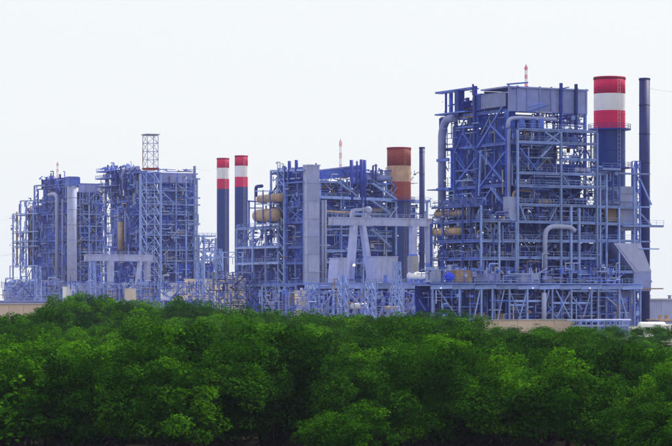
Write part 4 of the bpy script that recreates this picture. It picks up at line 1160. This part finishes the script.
def tanker():
    S = Sd; p = toW(S, (S.v(409, 1.2), 1.2, ZD3 + .01)); L = S.v(428, 1.2) - S.v(409, 1.2)
    T = thing('tank_skid', 'white tank skid on the deck under the right crane leg', 'tank', p, A)
    b = MB(); vessel_mesh(b, (.6, 1, 1.9), (L - .6, 1, 1.9), 1.0, 20); b.build('shell', WHITEP, T, smooth=True)
    for t in (.2, .5, .8): MB().box(L*t - .15, L*t + .15, .1, 1.9, 0, 1.2).build('saddle', STEELB, T)
    MB().box(0, L, 0, .2, 0, .25).box(0, L, 1.8, 2, 0, .25).build('skid', STEELB, T)
    MB().box(L*.12, L*.32, .3, 1.7, 2.6, 3.1).build('control_box', PALE, T)
    MB().cyl((L*.55, 1, 2.8), (L*.55, 1, 3.2), .35, n=12).build('hatch', WHITEP, T)
tanker()
def yard_tank(label, px0, px1, py, rpx, d, mat):
    z = CAMZ + (HY - py) / FPX * d; r_ = rpx * d / FPX
    p, q = at(px0, d, z), at(px1, d + 2, z)
    T = thing('yard_tank', label, 'tank', (p.x, p.y, 0), math.atan2(2, q.x - p.x)); L = (q - p).length
    b = MB(); vessel_mesh(b, (0,0,z), (L,0,z), r_, 18); b.build('shell', mat, T, smooth=True)
    for t in (.2, .8): MB().box(L*t - .2, L*t + .2, -r_*.7, r_*.7, 0, z - r_*.6).build('saddle', CONC, T)
    for t in (.1, .5, .9): MB().cyl((L*t-.05,0,z), (L*t+.05,0,z), r_*1.03, n=18).build('band', mat, T, smooth=True)
yard_tank('white horizontal tank under the turbine deck among lattice posts', 352, 367, 306, 3.0, 628, WHITEP)
yard_tank('slim tan horizontal tank under the turbine deck', 385, 399, 308, 2.0, 628, TAN)

# ------------------------------------------------------------------ switchyard pylons and gantries
def pylon(label, px, d, top, w0, w1, arms, mat=STEEL):
    zt = CAMZ + (HY - top) / FPX * d
    T = thing('lattice_pylon', label, 'pylon', at(px, d), A, 'switchyard pylons')
    lattice(T, w0, w1, 0, zt, max(5, int(zt / 2.6)), mat, .15)
    for y in arms:
        z = CAMZ + (HY - y) / FPX * d
        MB().bar((-3, 0, z), (3, 0, z), .2).bar((-3, 0, z), (0, 0, z + 1.2), .14).bar((3, 0, z), (0, 0, z + 1.2), .14).build('crossarm', mat, T)
        for x in (-2.8, 2.8): MB().lathe([(.06, -1.2), (.16, -1.1), (.08, -.9), (.16, -.8), (.08, -.6), (.16, -.5), (.06, 0)], (x, 0, z), n=8).build('insulator', PALE, T, smooth=True)
pylon('lattice pylon below the slim chimney pair, before the cream shed', 218, 780, 249, 2.6, 1.8, ())
pylon('lattice pylon right of the cream sheds', 259.5, 760, 247, 2.6, 1.8, ())
pylon('short lattice pylon by the base of the pale lift shaft', 311, 620, 284, 2.4, 1.6, ())
pylon('short lattice pylon below the tall narrow pale enclosure', 343, 605, 276, 2.2, 1.8, ())
pylon('lattice pylon below the splayed crane legs', 370, 605, 282, 2.2, 1.8, ())
pylon('lattice pylon below the broad pale enclosure', 397, 605, 262, 2.4, 1.2, ())
pylon('lattice pylon left of the cream sheds at the boiler house wing', 200, 800, 262, 2.4, 1.6, ())
pylon('lattice pylon beside the smaller portal crane', 92, 830, 262, 2.4, 1.4, ())
pylon('lattice pylon in the far left switchyard', 38, 850, 266, 2.4, 1.4, ())

def gantry(label, px0, px1, d, top, npost, h=1.1):
    S = Site(px0, d); v1 = S.v(px1); z = S.z(top)
    T = thing('switchyard_gantry', label, 'gantry', S.loc(), A, 'switchyard gantries')
    for i in range(npost):
        v = v1 * i / (npost - 1); beam(T, (v, 0, 0), (v, 0, z), .35, STEEL, 'post')
    beam(T, (0, 0, z), (v1, 0, z), .25, STEEL, 'chord'); beam(T, (0, 0, z - h), (v1, 0, z - h), .25, STEEL, 'chord')
    n = max(4, int(v1 / 1.8))
    for i in range(n):
        a, b = v1*i/n, v1*(i+1)/n
        beam(T, (a, 0, z - (h if i % 2 else 0)), (b, 0, z - (0 if i % 2 else h)), .14, STEEL, 'lacing')
    for i in range(npost - 1):
        for t in (.25, .5, .75):
            v = v1 * (i + t) / (npost - 1)
            MB().lathe([(.05, -2.2), (.15, -2.1), (.07, -1.8), (.15, -1.7), (.07, -1.4), (.15, -1.3), (.07, -1.0), (.15, -.9), (.05, 0)], (v, 0, z - h), n=8).build('insulator', PALE, T, smooth=True)
gantry('long lattice switchyard gantry before the slim chimneys and cream sheds', 203, 262, 790, 252, 4, 1.6)
gantry('low switchyard gantry at the far left end of the plant', 8, 60, 860, 282, 4, 1.4)
gantry('low switchyard gantry below the smaller portal crane', 72, 135, 820, 284, 5, 1.4)
gantry('low switchyard gantry beside the tall lattice tower base', 160, 214, 800, 283, 4, 1.4)
gantry('low switchyard gantry at the foot of the middle boiler house wing', 262, 312, 690, 286, 4, 1.4)

def low_building(label, px0, px1, d, top, mat, roofmat, step=None, windows=0, cat='building', name='low_building', depth=8, base=0.0):
    S = Site(px0, d); v1 = S.v(px1); z = S.z(top)
    T = thing(name, label, cat, (S.x, S.y, base), A)
    n = max(2, int(v1 / 3.2))
    MB().box(0, v1, 0, depth, 0, z - base).build('wall', mat, T)
    for i in range(n):
        panelR(T, v1*i/n + .06, v1*(i+1)/n - .06, -.06, .1, z - base - .15, mat, .05, 'wall_panel', 'flat' if i % 2 else 'panel')
    m = max(2, int(depth / 3.2))
    for i in range(m): panelL(T, depth*i/m + .06, depth*(i+1)/m - .06, -.06, .1, z - base - .15, mat, .05, 'wall_panel', 'flat')
    MB().box(-.3, v1 + .3, -.4, depth + .3, z - base, z - base + .22).box(-.35, v1+.35, -.45, -.4, z - base - .1, z - base + .3).build('roof', roofmat, T)
    for k in range(2): MB().cyl((0,0,0), (0,0,.7), .35, n=10).cyl((0,0,.7), (0,0,.85), .5, n=10).build('roof_vent', roofmat, T, (v1*(.3+.4*k), depth*.4, z - base + .2))
    if step:
        a, b, t = S.v(step[0]), S.v(step[1]), S.z(step[2]); MB().box(a, b, .4, depth - .4, z - base + .22, t - base).box(a - .2, b + .2, .2, depth - .2, t - base, t - base + .2).build('upper_storey', mat, T)
    for i in range(windows):
        w = v1 * (i + .5) / windows; f = MB().box(-.8, .8, -.2, -.12, 1.2, 2.4).build('window', PALE, T, (w, 0, 0)); MB().box(-.7, .7, -.22, -.2, 1.3, 2.3).build('pane', DARKG, f)
    return T
low_building('cream metal shed with stepped roof below the slim chimneys', 226, 252, 745, 280, CREAM, CREAM, (238, 251, 276.5))
low_building('cream shed left of the slim chimney bases', 181, 214, 830, 284, CREAM, CREAM, (194, 213, 279.5))
low_building('small cream hut at the foot of the middle boiler house wing', 263, 272, 735, 288, CREAM, CREAM)
low_building('low lilac switch house at the far left end', 12, 44, 890, 283, LILAC, LILAC)
low_building('pale low block at the foot of the far left boiler house', 44, 70, 870, 285, PALE, PALE, (49, 64, 281))
low_building('pale long switch house below the smaller portal crane', 72, 104, 870, 284, PALE, LILAC)
low_building('dark blue pump house under the smaller portal crane', 104, 152, 885, 286, STEELB, STEELB)
low_building('long lilac plinth building before the second boiler house', 0, 215, 770, 301.5, LILAC, LILAC, None, 0, depth=5)
low_building('small blue block at the foot of the pale lift shaft', 298, 322, 660, 290, STEELB, STEELB)
low_building('dark blue switch room at the foot of the middle boiler house wing', 258, 300, 722, 291, CASE, STEELB)
low_building('grey lilac warehouse at the right edge behind the yard', 648, 700, 545, 300, PALE, ROOFG, None, 2, 'warehouse', 'warehouse', 14)
low_building('tan-roofed guard hut at the right edge', 660, 676, 492, 320.5, PALE, TAN, None, 2, 'hut', 'guard_hut', 4)

def beige_wall(label, px0, px1, d, top, mat, seg=4.0):
    S = Site(px0, d); v1 = S.v(px1); z = S.z(top)
    T = thing('boundary_wall', label, 'wall', S.loc(), A)
    n = max(2, round(v1 / seg))
    for i in range(n):
        a, b = v1*i/n, v1*(i+1)/n
        MB().box(a + .02, b - .02, 0, .25, -2.5, z - .2).box(a + .18, b - .18, -.04, 0, .6, z - .6).build('wall_panel', mat, T)
        MB().box(a - .16, a + .16, -.12, .34, -2.5, z - .1).build('pier', mat, T)
        MB().box(a, b, -.15, .4, z - .2, z).build('coping', CONC, T)
beige_wall('plain beige boundary wall below the deck of the tallest boiler house', 480, 574, 470, 319.5, BEIGE)
def left_wall():
    S = Site(-6, 640); v1 = S.v(52); z = S.z(304.5)
    T = thing('store_building', 'low plain beige store building at the left edge above the trees', 'building', S.loc(), A)
    MB().box(0, v1, 0, 10, -1, z).build('wall', BEIGE, T)
    n = 4
    for i in range(n): panelR(T, v1*i/n + .05, v1*(i+1)/n - .05, -.08, 0, z - .3, BEIGE, .06, 'wall_panel', 'flat')
    MB().box(-.2, v1+.2, -.3, 10.2, z, z + .3).build('roof', ROOFG, T)
left_wall()

def guard_rail():
    S = Site(574, 476); T = thing('pipe_trestle', 'low pale pipe trestle between the beige wall and the white van', 'trestle', S.loc(), A)
    v1 = S.v(628); n = 9
    for i in range(n + 1):
        v = v1*i/n; beam(T, (v, 0, -1), (v, 0, S.z(321)), .25, STEEL, 'post')
        if i < n:
            w = v1*(i+1)/n; beam(T, (v, 0, S.z(321)), (w, 0, S.z(321)), .22, STEEL, 'rail'); beam(T, (v, -.1, S.z(326)), (w, -.1, S.z(326)), .22, PALE, 'rail')
            if i % 2 == 0: beam(T, (v, .1, S.z(333)), (w, .1, S.z(322)), .2, STEEL, 'brace')
    for k, m in enumerate((PALE, LILAC, TAN)): pipe(T, [(-1, .6 + .5*k, S.z(320.5)), (v1 + 1, .6 + .5*k, S.z(320.5))], .2, m)
guard_rail()

def yard_pipework(label, px0, px1, d, top, n, seed, w=(.14, .3)):
    S = Site(px0, d); r = random.Random(seed); v1 = S.v(px1)
    T = thing('yard_pipework', label, 'pipework', S.loc(), A); T['kind'] = 'stuff'
    fine_steel(T, [('R', 0, v1, -2, 6, 0, S.z(top), n)], r, *w, name='pipework')
yard_pipework('tangle of low pipes and scaffolding at the far left end of the yard', 4, 75, 850, 281, 330, 61)
yard_pipework('tangle of low pipes and scaffolding under the smaller portal crane', 75, 160, 830, 282, 420, 62)
yard_pipework('tangle of low pipes and scaffolding before the cream sheds', 160, 262, 790, 281, 460, 63)
yard_pipework('tangle of low pipes and scaffolding right in front of the cream stepped shed', 214, 268, 715, 272, 330, 66)
yard_pipework('tangle of low pipes and scaffolding before the turbine deck', 262, 430, 612, 290, 520, 64, (.10, .22))

def yard_unit(label, px, w, d, top, mat):
    S = Site(px, d); h = S.z(top); L = S.v(px + w)
    T = thing('yard_unit', label, 'equipment', S.loc(), A)
    MB().box(0, L, 0, 3, .3, h).build('housing', mat, T)
    MB().box(-.1, L + .1, -.1, 3.1, h, h + .15).build('lid', mat, T)
    MB().box(0, L, .2, .5, 0, .3).box(0, L, 2.5, 2.8, 0, .3).build('skid', STEELB, T)
    for k in range(2): MB().box(L*(.08 + .46*k), L*(.46 + .46*k), -.06, 0, .6, h - .4).build('door', mat, T)
    MB().cyl((L*.5, 1.5, h + .1), (L*.5, 1.5, h + .8), .3, n=10).build('vent', PALE, T)
yard_unit('white equipment cabin below the far left boiler house', 66, 9, 835, 287, WHITEP)
yard_unit('cream equipment cabin left of the tall lattice tower base', 128, 8, 825, 289, CREAM)
yard_unit('white equipment cabin right of the tall lattice tower base', 164, 8, 800, 290, WHITEP)
yard_unit('pale lilac equipment cabin below the smaller portal crane girder', 97, 9, 835, 288, LILAC)
yard_unit('tan equipment cabin between the slim chimneys and the middle boiler house', 254, 6, 770, 287, TAN)
yard_unit('cream equipment cabin at the foot of the pale lift shaft', 300, 8, 622, 291, CREAM)

# ------------------------------------------------------------------ vehicles at the right edge
def van():
    T = thing('delivery_van', 'white van parked at the right edge by the yard, above the treetops', 'van', at(632.5, 478, .0), .22)
    L, H, W = 5.6, 2.45, 2.0
    prof = [(0, .35), (L, .35), (L, 1.1), (L - .25, 1.3), (L - 1.0, 1.42), (L - 1.75, H - .1), (L - 2.1, H), (.15, H), (0, H - .2)]
    MB().poly(prof, 0, W).build('body', WHITEP, T)
    for x in (1.0, L - 1.0):
        for y in (-.03, W - .17):
            w = MB().cyl((x, y, .36), (x, y + .2, .36), .36, n=18).build('tyre', RUBBER, T, smooth=True)
            MB().cyl((x, y - .01, .36), (x, y + .21, .36), .2, n=12).build('rim', PALE, w, smooth=True)
    MB().poly([(L - 1.9, 1.45), (L - 1.15, 1.45), (L - 1.78, H - .25), (L - 1.9, H - .25)], -.02, 0).build('window', DARKG, T)
    MB().poly([(L - 3.0, 1.45), (L - 2.0, 1.45), (L - 2.0, H - .25), (L - 3.0, H - .25)], -.02, 0).build('window', DARKG, T)
    MB().add([(L - 1.03, .15, 1.46), (L - 1.03, W - .15, 1.46), (L - 1.72, W - .2, H - .13), (L - 1.72, .2, H - .13)], [(0,1,2,3)]).build('windscreen', DARKG, T, (.03, 0, .02))
    for y in (.12, W - .42): MB().box(L, L + .03, y, y + .3, .8, 1.02).build('headlight', PALE, T)
    MB().box(L - .02, L + .1, .02, W - .02, .32, .6).build('bumper', DARKG, T)
    MB().box(L - 3.1, L - 3.07, -.025, 0, .5, H - .2).box(L - 1.95, L - 1.92, -.025, 0, .5, 1.5).build('door_seam', DARKG, T)
van()
def truck():
    T = thing('tank_truck', 'white tank truck parked behind the van near the guard hut', 'truck', at(640, 486, 0), .2)
    b = MB(); vessel_mesh(b, (.4, 1.2, 2.1), (5.2, 1.2, 2.1), 1.05, 22); b.build('tank', WHITEP, T, smooth=True)
    MB().box(0, 7.8, .5, 1.9, .7, 1.0).build('chassis', NAVY, T)
    MB().poly([(5.9, .6), (7.8, .6), (7.8, 1.6), (7.5, 2.7), (5.9, 2.7)], 0.1, 2.3).build('cab', WHITEP, T)
    MB().poly([(6.4, 1.6), (7.5, 1.6), (7.3, 2.5), (6.4, 2.5)], .07, .1).build('window', DARKG, T)
    for x in (1.0, 2.2, 6.9):
        for y in (0.05, 2.05): MB().cyl((x, y, .5), (x, y + .3, .5), .5, n=18).build('tyre', RUBBER, T, smooth=True)
truck()

# ------------------------------------------------------------------ overhead wires
def wire(label, p, q, sag, r=.035):
    p, q = Vector(p), Vector(q); pts = []
    for i in range(13):
        t = i / 12; c = p.lerp(q, t); c.z -= sag * 4 * t * (1 - t); pts.append(c)
    o = MB().tube(pts, r, 5).build('overhead_wire', WIRE, None, smooth=True)
    tag(o, label, 'wire', 'overhead wires')
def atz(px, py, d): return Vector(((px - CX) / FPX * d, d, CAMZ + (HY - py) / FPX * d))
wire('upper thin wire crossing the sky at the left edge to the far boiler house', atz(-20, 221, 900), atz(14, 217, 1010), 1.0, .05)
wire('lower thin wire at the left edge reaching the far open frame', atz(-20, 254, 900), atz(14, 253, 1010), 1.0, .05)
wire('thin wire between the second boiler house and the slim chimneys', atz(195, 168, 885), atz(217, 168.5, 955), .8, .05)
wire('thin wire running right from the slim blue stack', atz(649, 88, 521), atz(690, 90, 560), .5, .03)

# ------------------------------------------------------------------ mangrove trees
def crown_arrays(seed, nlobes, per, leaf, ncore, coreleaf=1.0):
    """a broad irregular dome of leafy lobes round a dense inner mass coloured darker; base at 0, radius about 4.2 m, height about 10 m"""
    g = np.random.default_rng(seed)
    ph = g.uniform(0, 6.28, 6)
    def rad(D):                                            # uneven outline of the dome
        az = np.arctan2(D[:, 1], D[:, 0])
        return 1 + .13*np.sin(2*az + ph[0]) + .10*np.sin(3*az + ph[1] + 2*D[:, 2]) + .08*np.sin(5*az + ph[2] + 4*D[:, 2]) + .07*np.sin(7*D[:, 2] + ph[3])
    AX = np.array([3.9, 3.9, 3.9]); C0 = np.array([0, 0, 5.6])
    def dirs(n, zmin=-.75):
        D = g.normal(size=(n*4, 3)); D /= np.linalg.norm(D, axis=1)[:, None]
        return D[D[:, 2] > zmin][:n]
    D = dirs(nlobes, -.42)
    C = C0 + D * AX * (rad(D) * g.uniform(.70, 1.12, nlobes))[:, None]
    Rr = g.uniform(.42, 1.08, nlobes)
    n = nlobes * per
    idx = g.choice(nlobes, n, p=Rr**2 / (Rr**2).sum())
    e = g.normal(size=(n, 3)); e[:, 2] += .25; e /= np.linalg.norm(e, axis=1)[:, None]
    P = C[idx] + e * (Rr[idx] * g.uniform(.62, 1.08, n))[:, None] * np.array([1.1, 1.1, .7])
    nrm = e * .5 + g.normal(scale=.5, size=(n, 3)) + np.array([0, 0, .75])
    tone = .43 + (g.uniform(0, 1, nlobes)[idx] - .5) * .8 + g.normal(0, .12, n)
    # leaves of the inner mass: darker tone puts crown shade into their colour
    E = dirs(ncore)
    P2 = C0 + E * AX * (rad(E) * g.uniform(.52, .74, ncore))[:, None]
    n2 = E * .5 + g.normal(scale=.35, size=(ncore, 3)) + np.array([0, 0, .7])
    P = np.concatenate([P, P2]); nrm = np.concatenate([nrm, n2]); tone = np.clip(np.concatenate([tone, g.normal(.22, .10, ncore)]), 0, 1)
    m = len(P)
    nrm /= np.linalg.norm(nrm, axis=1)[:, None]
    t = np.cross(nrm, g.normal(size=(m, 3))); t /= np.linalg.norm(t, axis=1)[:, None]
    s = np.cross(nrm, t)
    L = leaf * g.uniform(.7, 1.3, m)[:, None]; L[n:] *= coreleaf; Wd = L * .62
    V = np.stack([P - t*L*.5, P + s*Wd*.5 + t*L*.05, P + t*L*.5 - nrm*L*.12, P - s*Wd*.5 + t*L*.05], axis=1).reshape(-1, 3)
    # added opaque lump inside the crown: blocks light, its dark tone paints inner shade
    na, nz = 14, 7
    G = np.array([[(math.sqrt(1-z*z)*math.cos(a), math.sqrt(1-z*z)*math.sin(a), z) for a in np.linspace(0, 2*np.pi, na + 1)] for z in np.linspace(-.8, .995, nz)])
    G = (C0 + G.reshape(-1, 3) * AX * (rad(G.reshape(-1, 3)) * .54)[:, None]).reshape(nz, na + 1, 3)
    cv = [G[i + a, j + b] for i in range(nz - 1) for j in range(na) for a, b in ((0, 0), (0, 1), (1, 1), (1, 0))]
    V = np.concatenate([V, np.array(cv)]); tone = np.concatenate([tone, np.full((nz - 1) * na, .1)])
    return V.astype(np.float32), tone.astype(np.float32)

def mesh_quads(name, V, tone, mat):
    n = len(tone)
    me = bpy.data.meshes.new(name)
    me.vertices.add(4*n); me.vertices.foreach_set('co', V.ravel())
    me.loops.add(4*n); me.loops.foreach_set('vertex_index', np.arange(4*n, dtype=np.int32))
    me.polygons.add(n); me.polygons.foreach_set('loop_start', np.arange(0, 4*n, 4, dtype=np.int32))
    at_ = me.attributes.new('tone', 'FLOAT', 'FACE'); at_.data.foreach_set('value', tone)
    me.materials.append(mat); me.update()
    return me

def trunk_mesh(seed):
    g = random.Random(seed); b = MB()
    b.cyl((0,0,-.6), (.1,.05,2.2), .2, .14, 8)
    for k in range(6):
        a = 2*math.pi*k/6 + g.uniform(-.3, .3); q = g.uniform(1.0, 2.2)
        b.cyl((.05,.03,g.uniform(1.2, 2.1)), (q*math.cos(a), q*math.sin(a), g.uniform(3.2, 4.4)), .09, .03, 6)
    for k in range(5):                                      # stilt roots
        a = 2*math.pi*k/5 + g.uniform(-.3, .3); q = g.uniform(.8, 1.3)
        b.tube([(0,0,g.uniform(.8, 1.3)), (q*.6*math.cos(a), q*.6*math.sin(a), .7), (q*math.cos(a), q*math.sin(a), -.6)], .06, 5)
    return make_mesh('trunk', b.V, b.F, BARK, True)

def profile(px):
    X = [-40, 0, 30, 45, 85, 120, 200, 260, 330, 400, 425, 440, 460, 475, 520, 580, 620, 660, 710]
    Y = [323, 322, 318, 303, 296, 303, 302, 309, 314, 317, 311, 309, 316, 336, 335, 333, 341, 351, 358]
    return float(np.interp(px, X, Y))

def forest():
    g = random.Random(101)
    NV = 8
    H = 9.3                                                # height of an unscaled tree
    crowns = [mesh_quads('crown', *crown_arrays(500 + i, 78 + i % 4 * 8, 160, .235, 2400, 1.35), LEAF) for i in range(NV)]
    trunks = [trunk_mesh(i) for i in range(4)]
    spots = []
    y = 154.0
    while y < 466:
        step = 6.9
        hw = .1345 * y + 8
        n = int(2 * hw / step); off = g.random()
        for i in range(n + 1):
            x = -hw + 2 * hw * (i + off) / max(1, n) + g.uniform(-1.6, 1.6)
            yy = y + g.uniform(-1.8, 1.8)
            px = CX + x / yy * FPX
            edge = 188 + 9 * math.sin(px * .021 + 1.0) + 6 * math.sin(px * .057)      # wavering outer edge of the belt, low bushes before it
            s = g.uniform(.62, 1.10) + .14 * math.sin(x * .15 + y * .08)
            if yy < edge - 4:
                if not (abs(px - 362) < 26 or px > 628) or yy < 160 or yy > 174: continue
                s = g.uniform(.60, .74)
            elif yy < edge + 22: s = max(s, g.uniform(.84, 1.02))
            base = gz(yy) - .1
            lim = CAMZ + (HY - profile(px) - g.uniform(0, 5)) / FPX * yy
            s2 = (lim - base) / H
            s = min(s, s2 - (.04 if yy < 300 else 0)) if yy < 425 else min(max(s2, .3), 1.2)
            if s < .26: continue
            spots.append([x, yy, base, s, g.uniform(0, 6.28), px])
        y += step * .92
    # the trees whose crowns show largest stand as single trees
    vis = sorted(spots, key=lambda s: -(s[3] / s[1]) if abs(s[5] - CX) < 356 else 1)
    single, rest = vis[:296], vis[296:]
    grp = 'single mangrove trees in the green belt'
    corner = min(single, key=lambda s: (s[5] - 652)**2 + (s[1] - 160)**2 * 9)
    low = min((s for s in single if s is not corner), key=lambda s: (s[5] - 365)**2 + (s[1] - 158)**2 * 9)
    for s in single:
        x, y, z, sc, a, px = s
        T = thing('mangrove_tree', 'leafy green mangrove tree in the dense belt before the power plant', 'tree', (x, y, z), a, grp)
        if y < 188 + 9 * math.sin(px * .021 + 1.0) + 6 * math.sin(px * .057) + 7: T['label'] = 'mangrove tree in the front row, its lower side dark at the bottom of the picture'
        if s is corner: T['label'] = 'low mangrove bush in the bottom right corner of the green belt'
        if s is low: T['label'] = 'low mangrove bush at the bottom edge just right of centre'
        w = sc if sc > .75 else sc * 1.25
        T.scale = (w * g.uniform(.92, 1.15), w * g.uniform(.92, 1.15), sc)
        k = g.randrange(NV)
        put('crown', crowns[k], T); put('trunk', trunks[k % 4], T, scale=(1.4, 1.4, 1.3))
    far = [crown_arrays(900 + i, 74, 18, .42, 320, 1.5) for i in range(8)]
    Vs, Ts = [], []
    for x, y, z, sc, a, px in rest:
        V, t = far[g.randrange(8)]
        c, s_ = math.cos(a), math.sin(a); wx = max(sc, .55) * g.uniform(.95, 1.15)
        W = np.empty_like(V); W[:, 0] = (V[:, 0]*c - V[:, 1]*s_) * wx + x; W[:, 1] = (V[:, 0]*s_ + V[:, 1]*c) * wx + y; W[:, 2] = V[:, 2]*sc + z
        Vs.append(W); Ts.append(np.clip(t + g.uniform(-.18, .18), 0, 1))
    o = put('mangrove_forest', mesh_quads('mangrove_forest', np.concatenate(Vs), np.concatenate(Ts).astype(np.float32), LEAF))
    tag(o, 'dense green mangrove canopy running back to the foot of the power plant', 'forest', kind='stuff')
    print('TREES', len(single), len(rest), 'FAR QUADS', sum(len(t) for t in Ts))
forest()

# ------------------------------------------------------------------ haze
def haze():
    m = bpy.data.materials.new('pale_haze'); m.use_nodes = True
    t = m.node_tree; t.nodes.clear()
    o = t.nodes.new('ShaderNodeOutputMaterial'); v = t.nodes.new('ShaderNodeVolumePrincipled')
    v.inputs['Color'].default_value = (0.62, 0.68, 1.0, 1)
    v.inputs['Density'].default_value = 0.00007
    v.inputs['Anisotropy'].default_value = 0.0
    t.links.new(v.outputs[0], o.inputs['Volume'])
    h = MB().box(-3050, 3050, -350, 3250, -8.0, 74).build('haze', m)
    tag(h, 'thin pale bluish haze filling the air over the plant', 'haze', kind='stuff')
haze()
print('OBJECTS', len(bpy.data.objects))
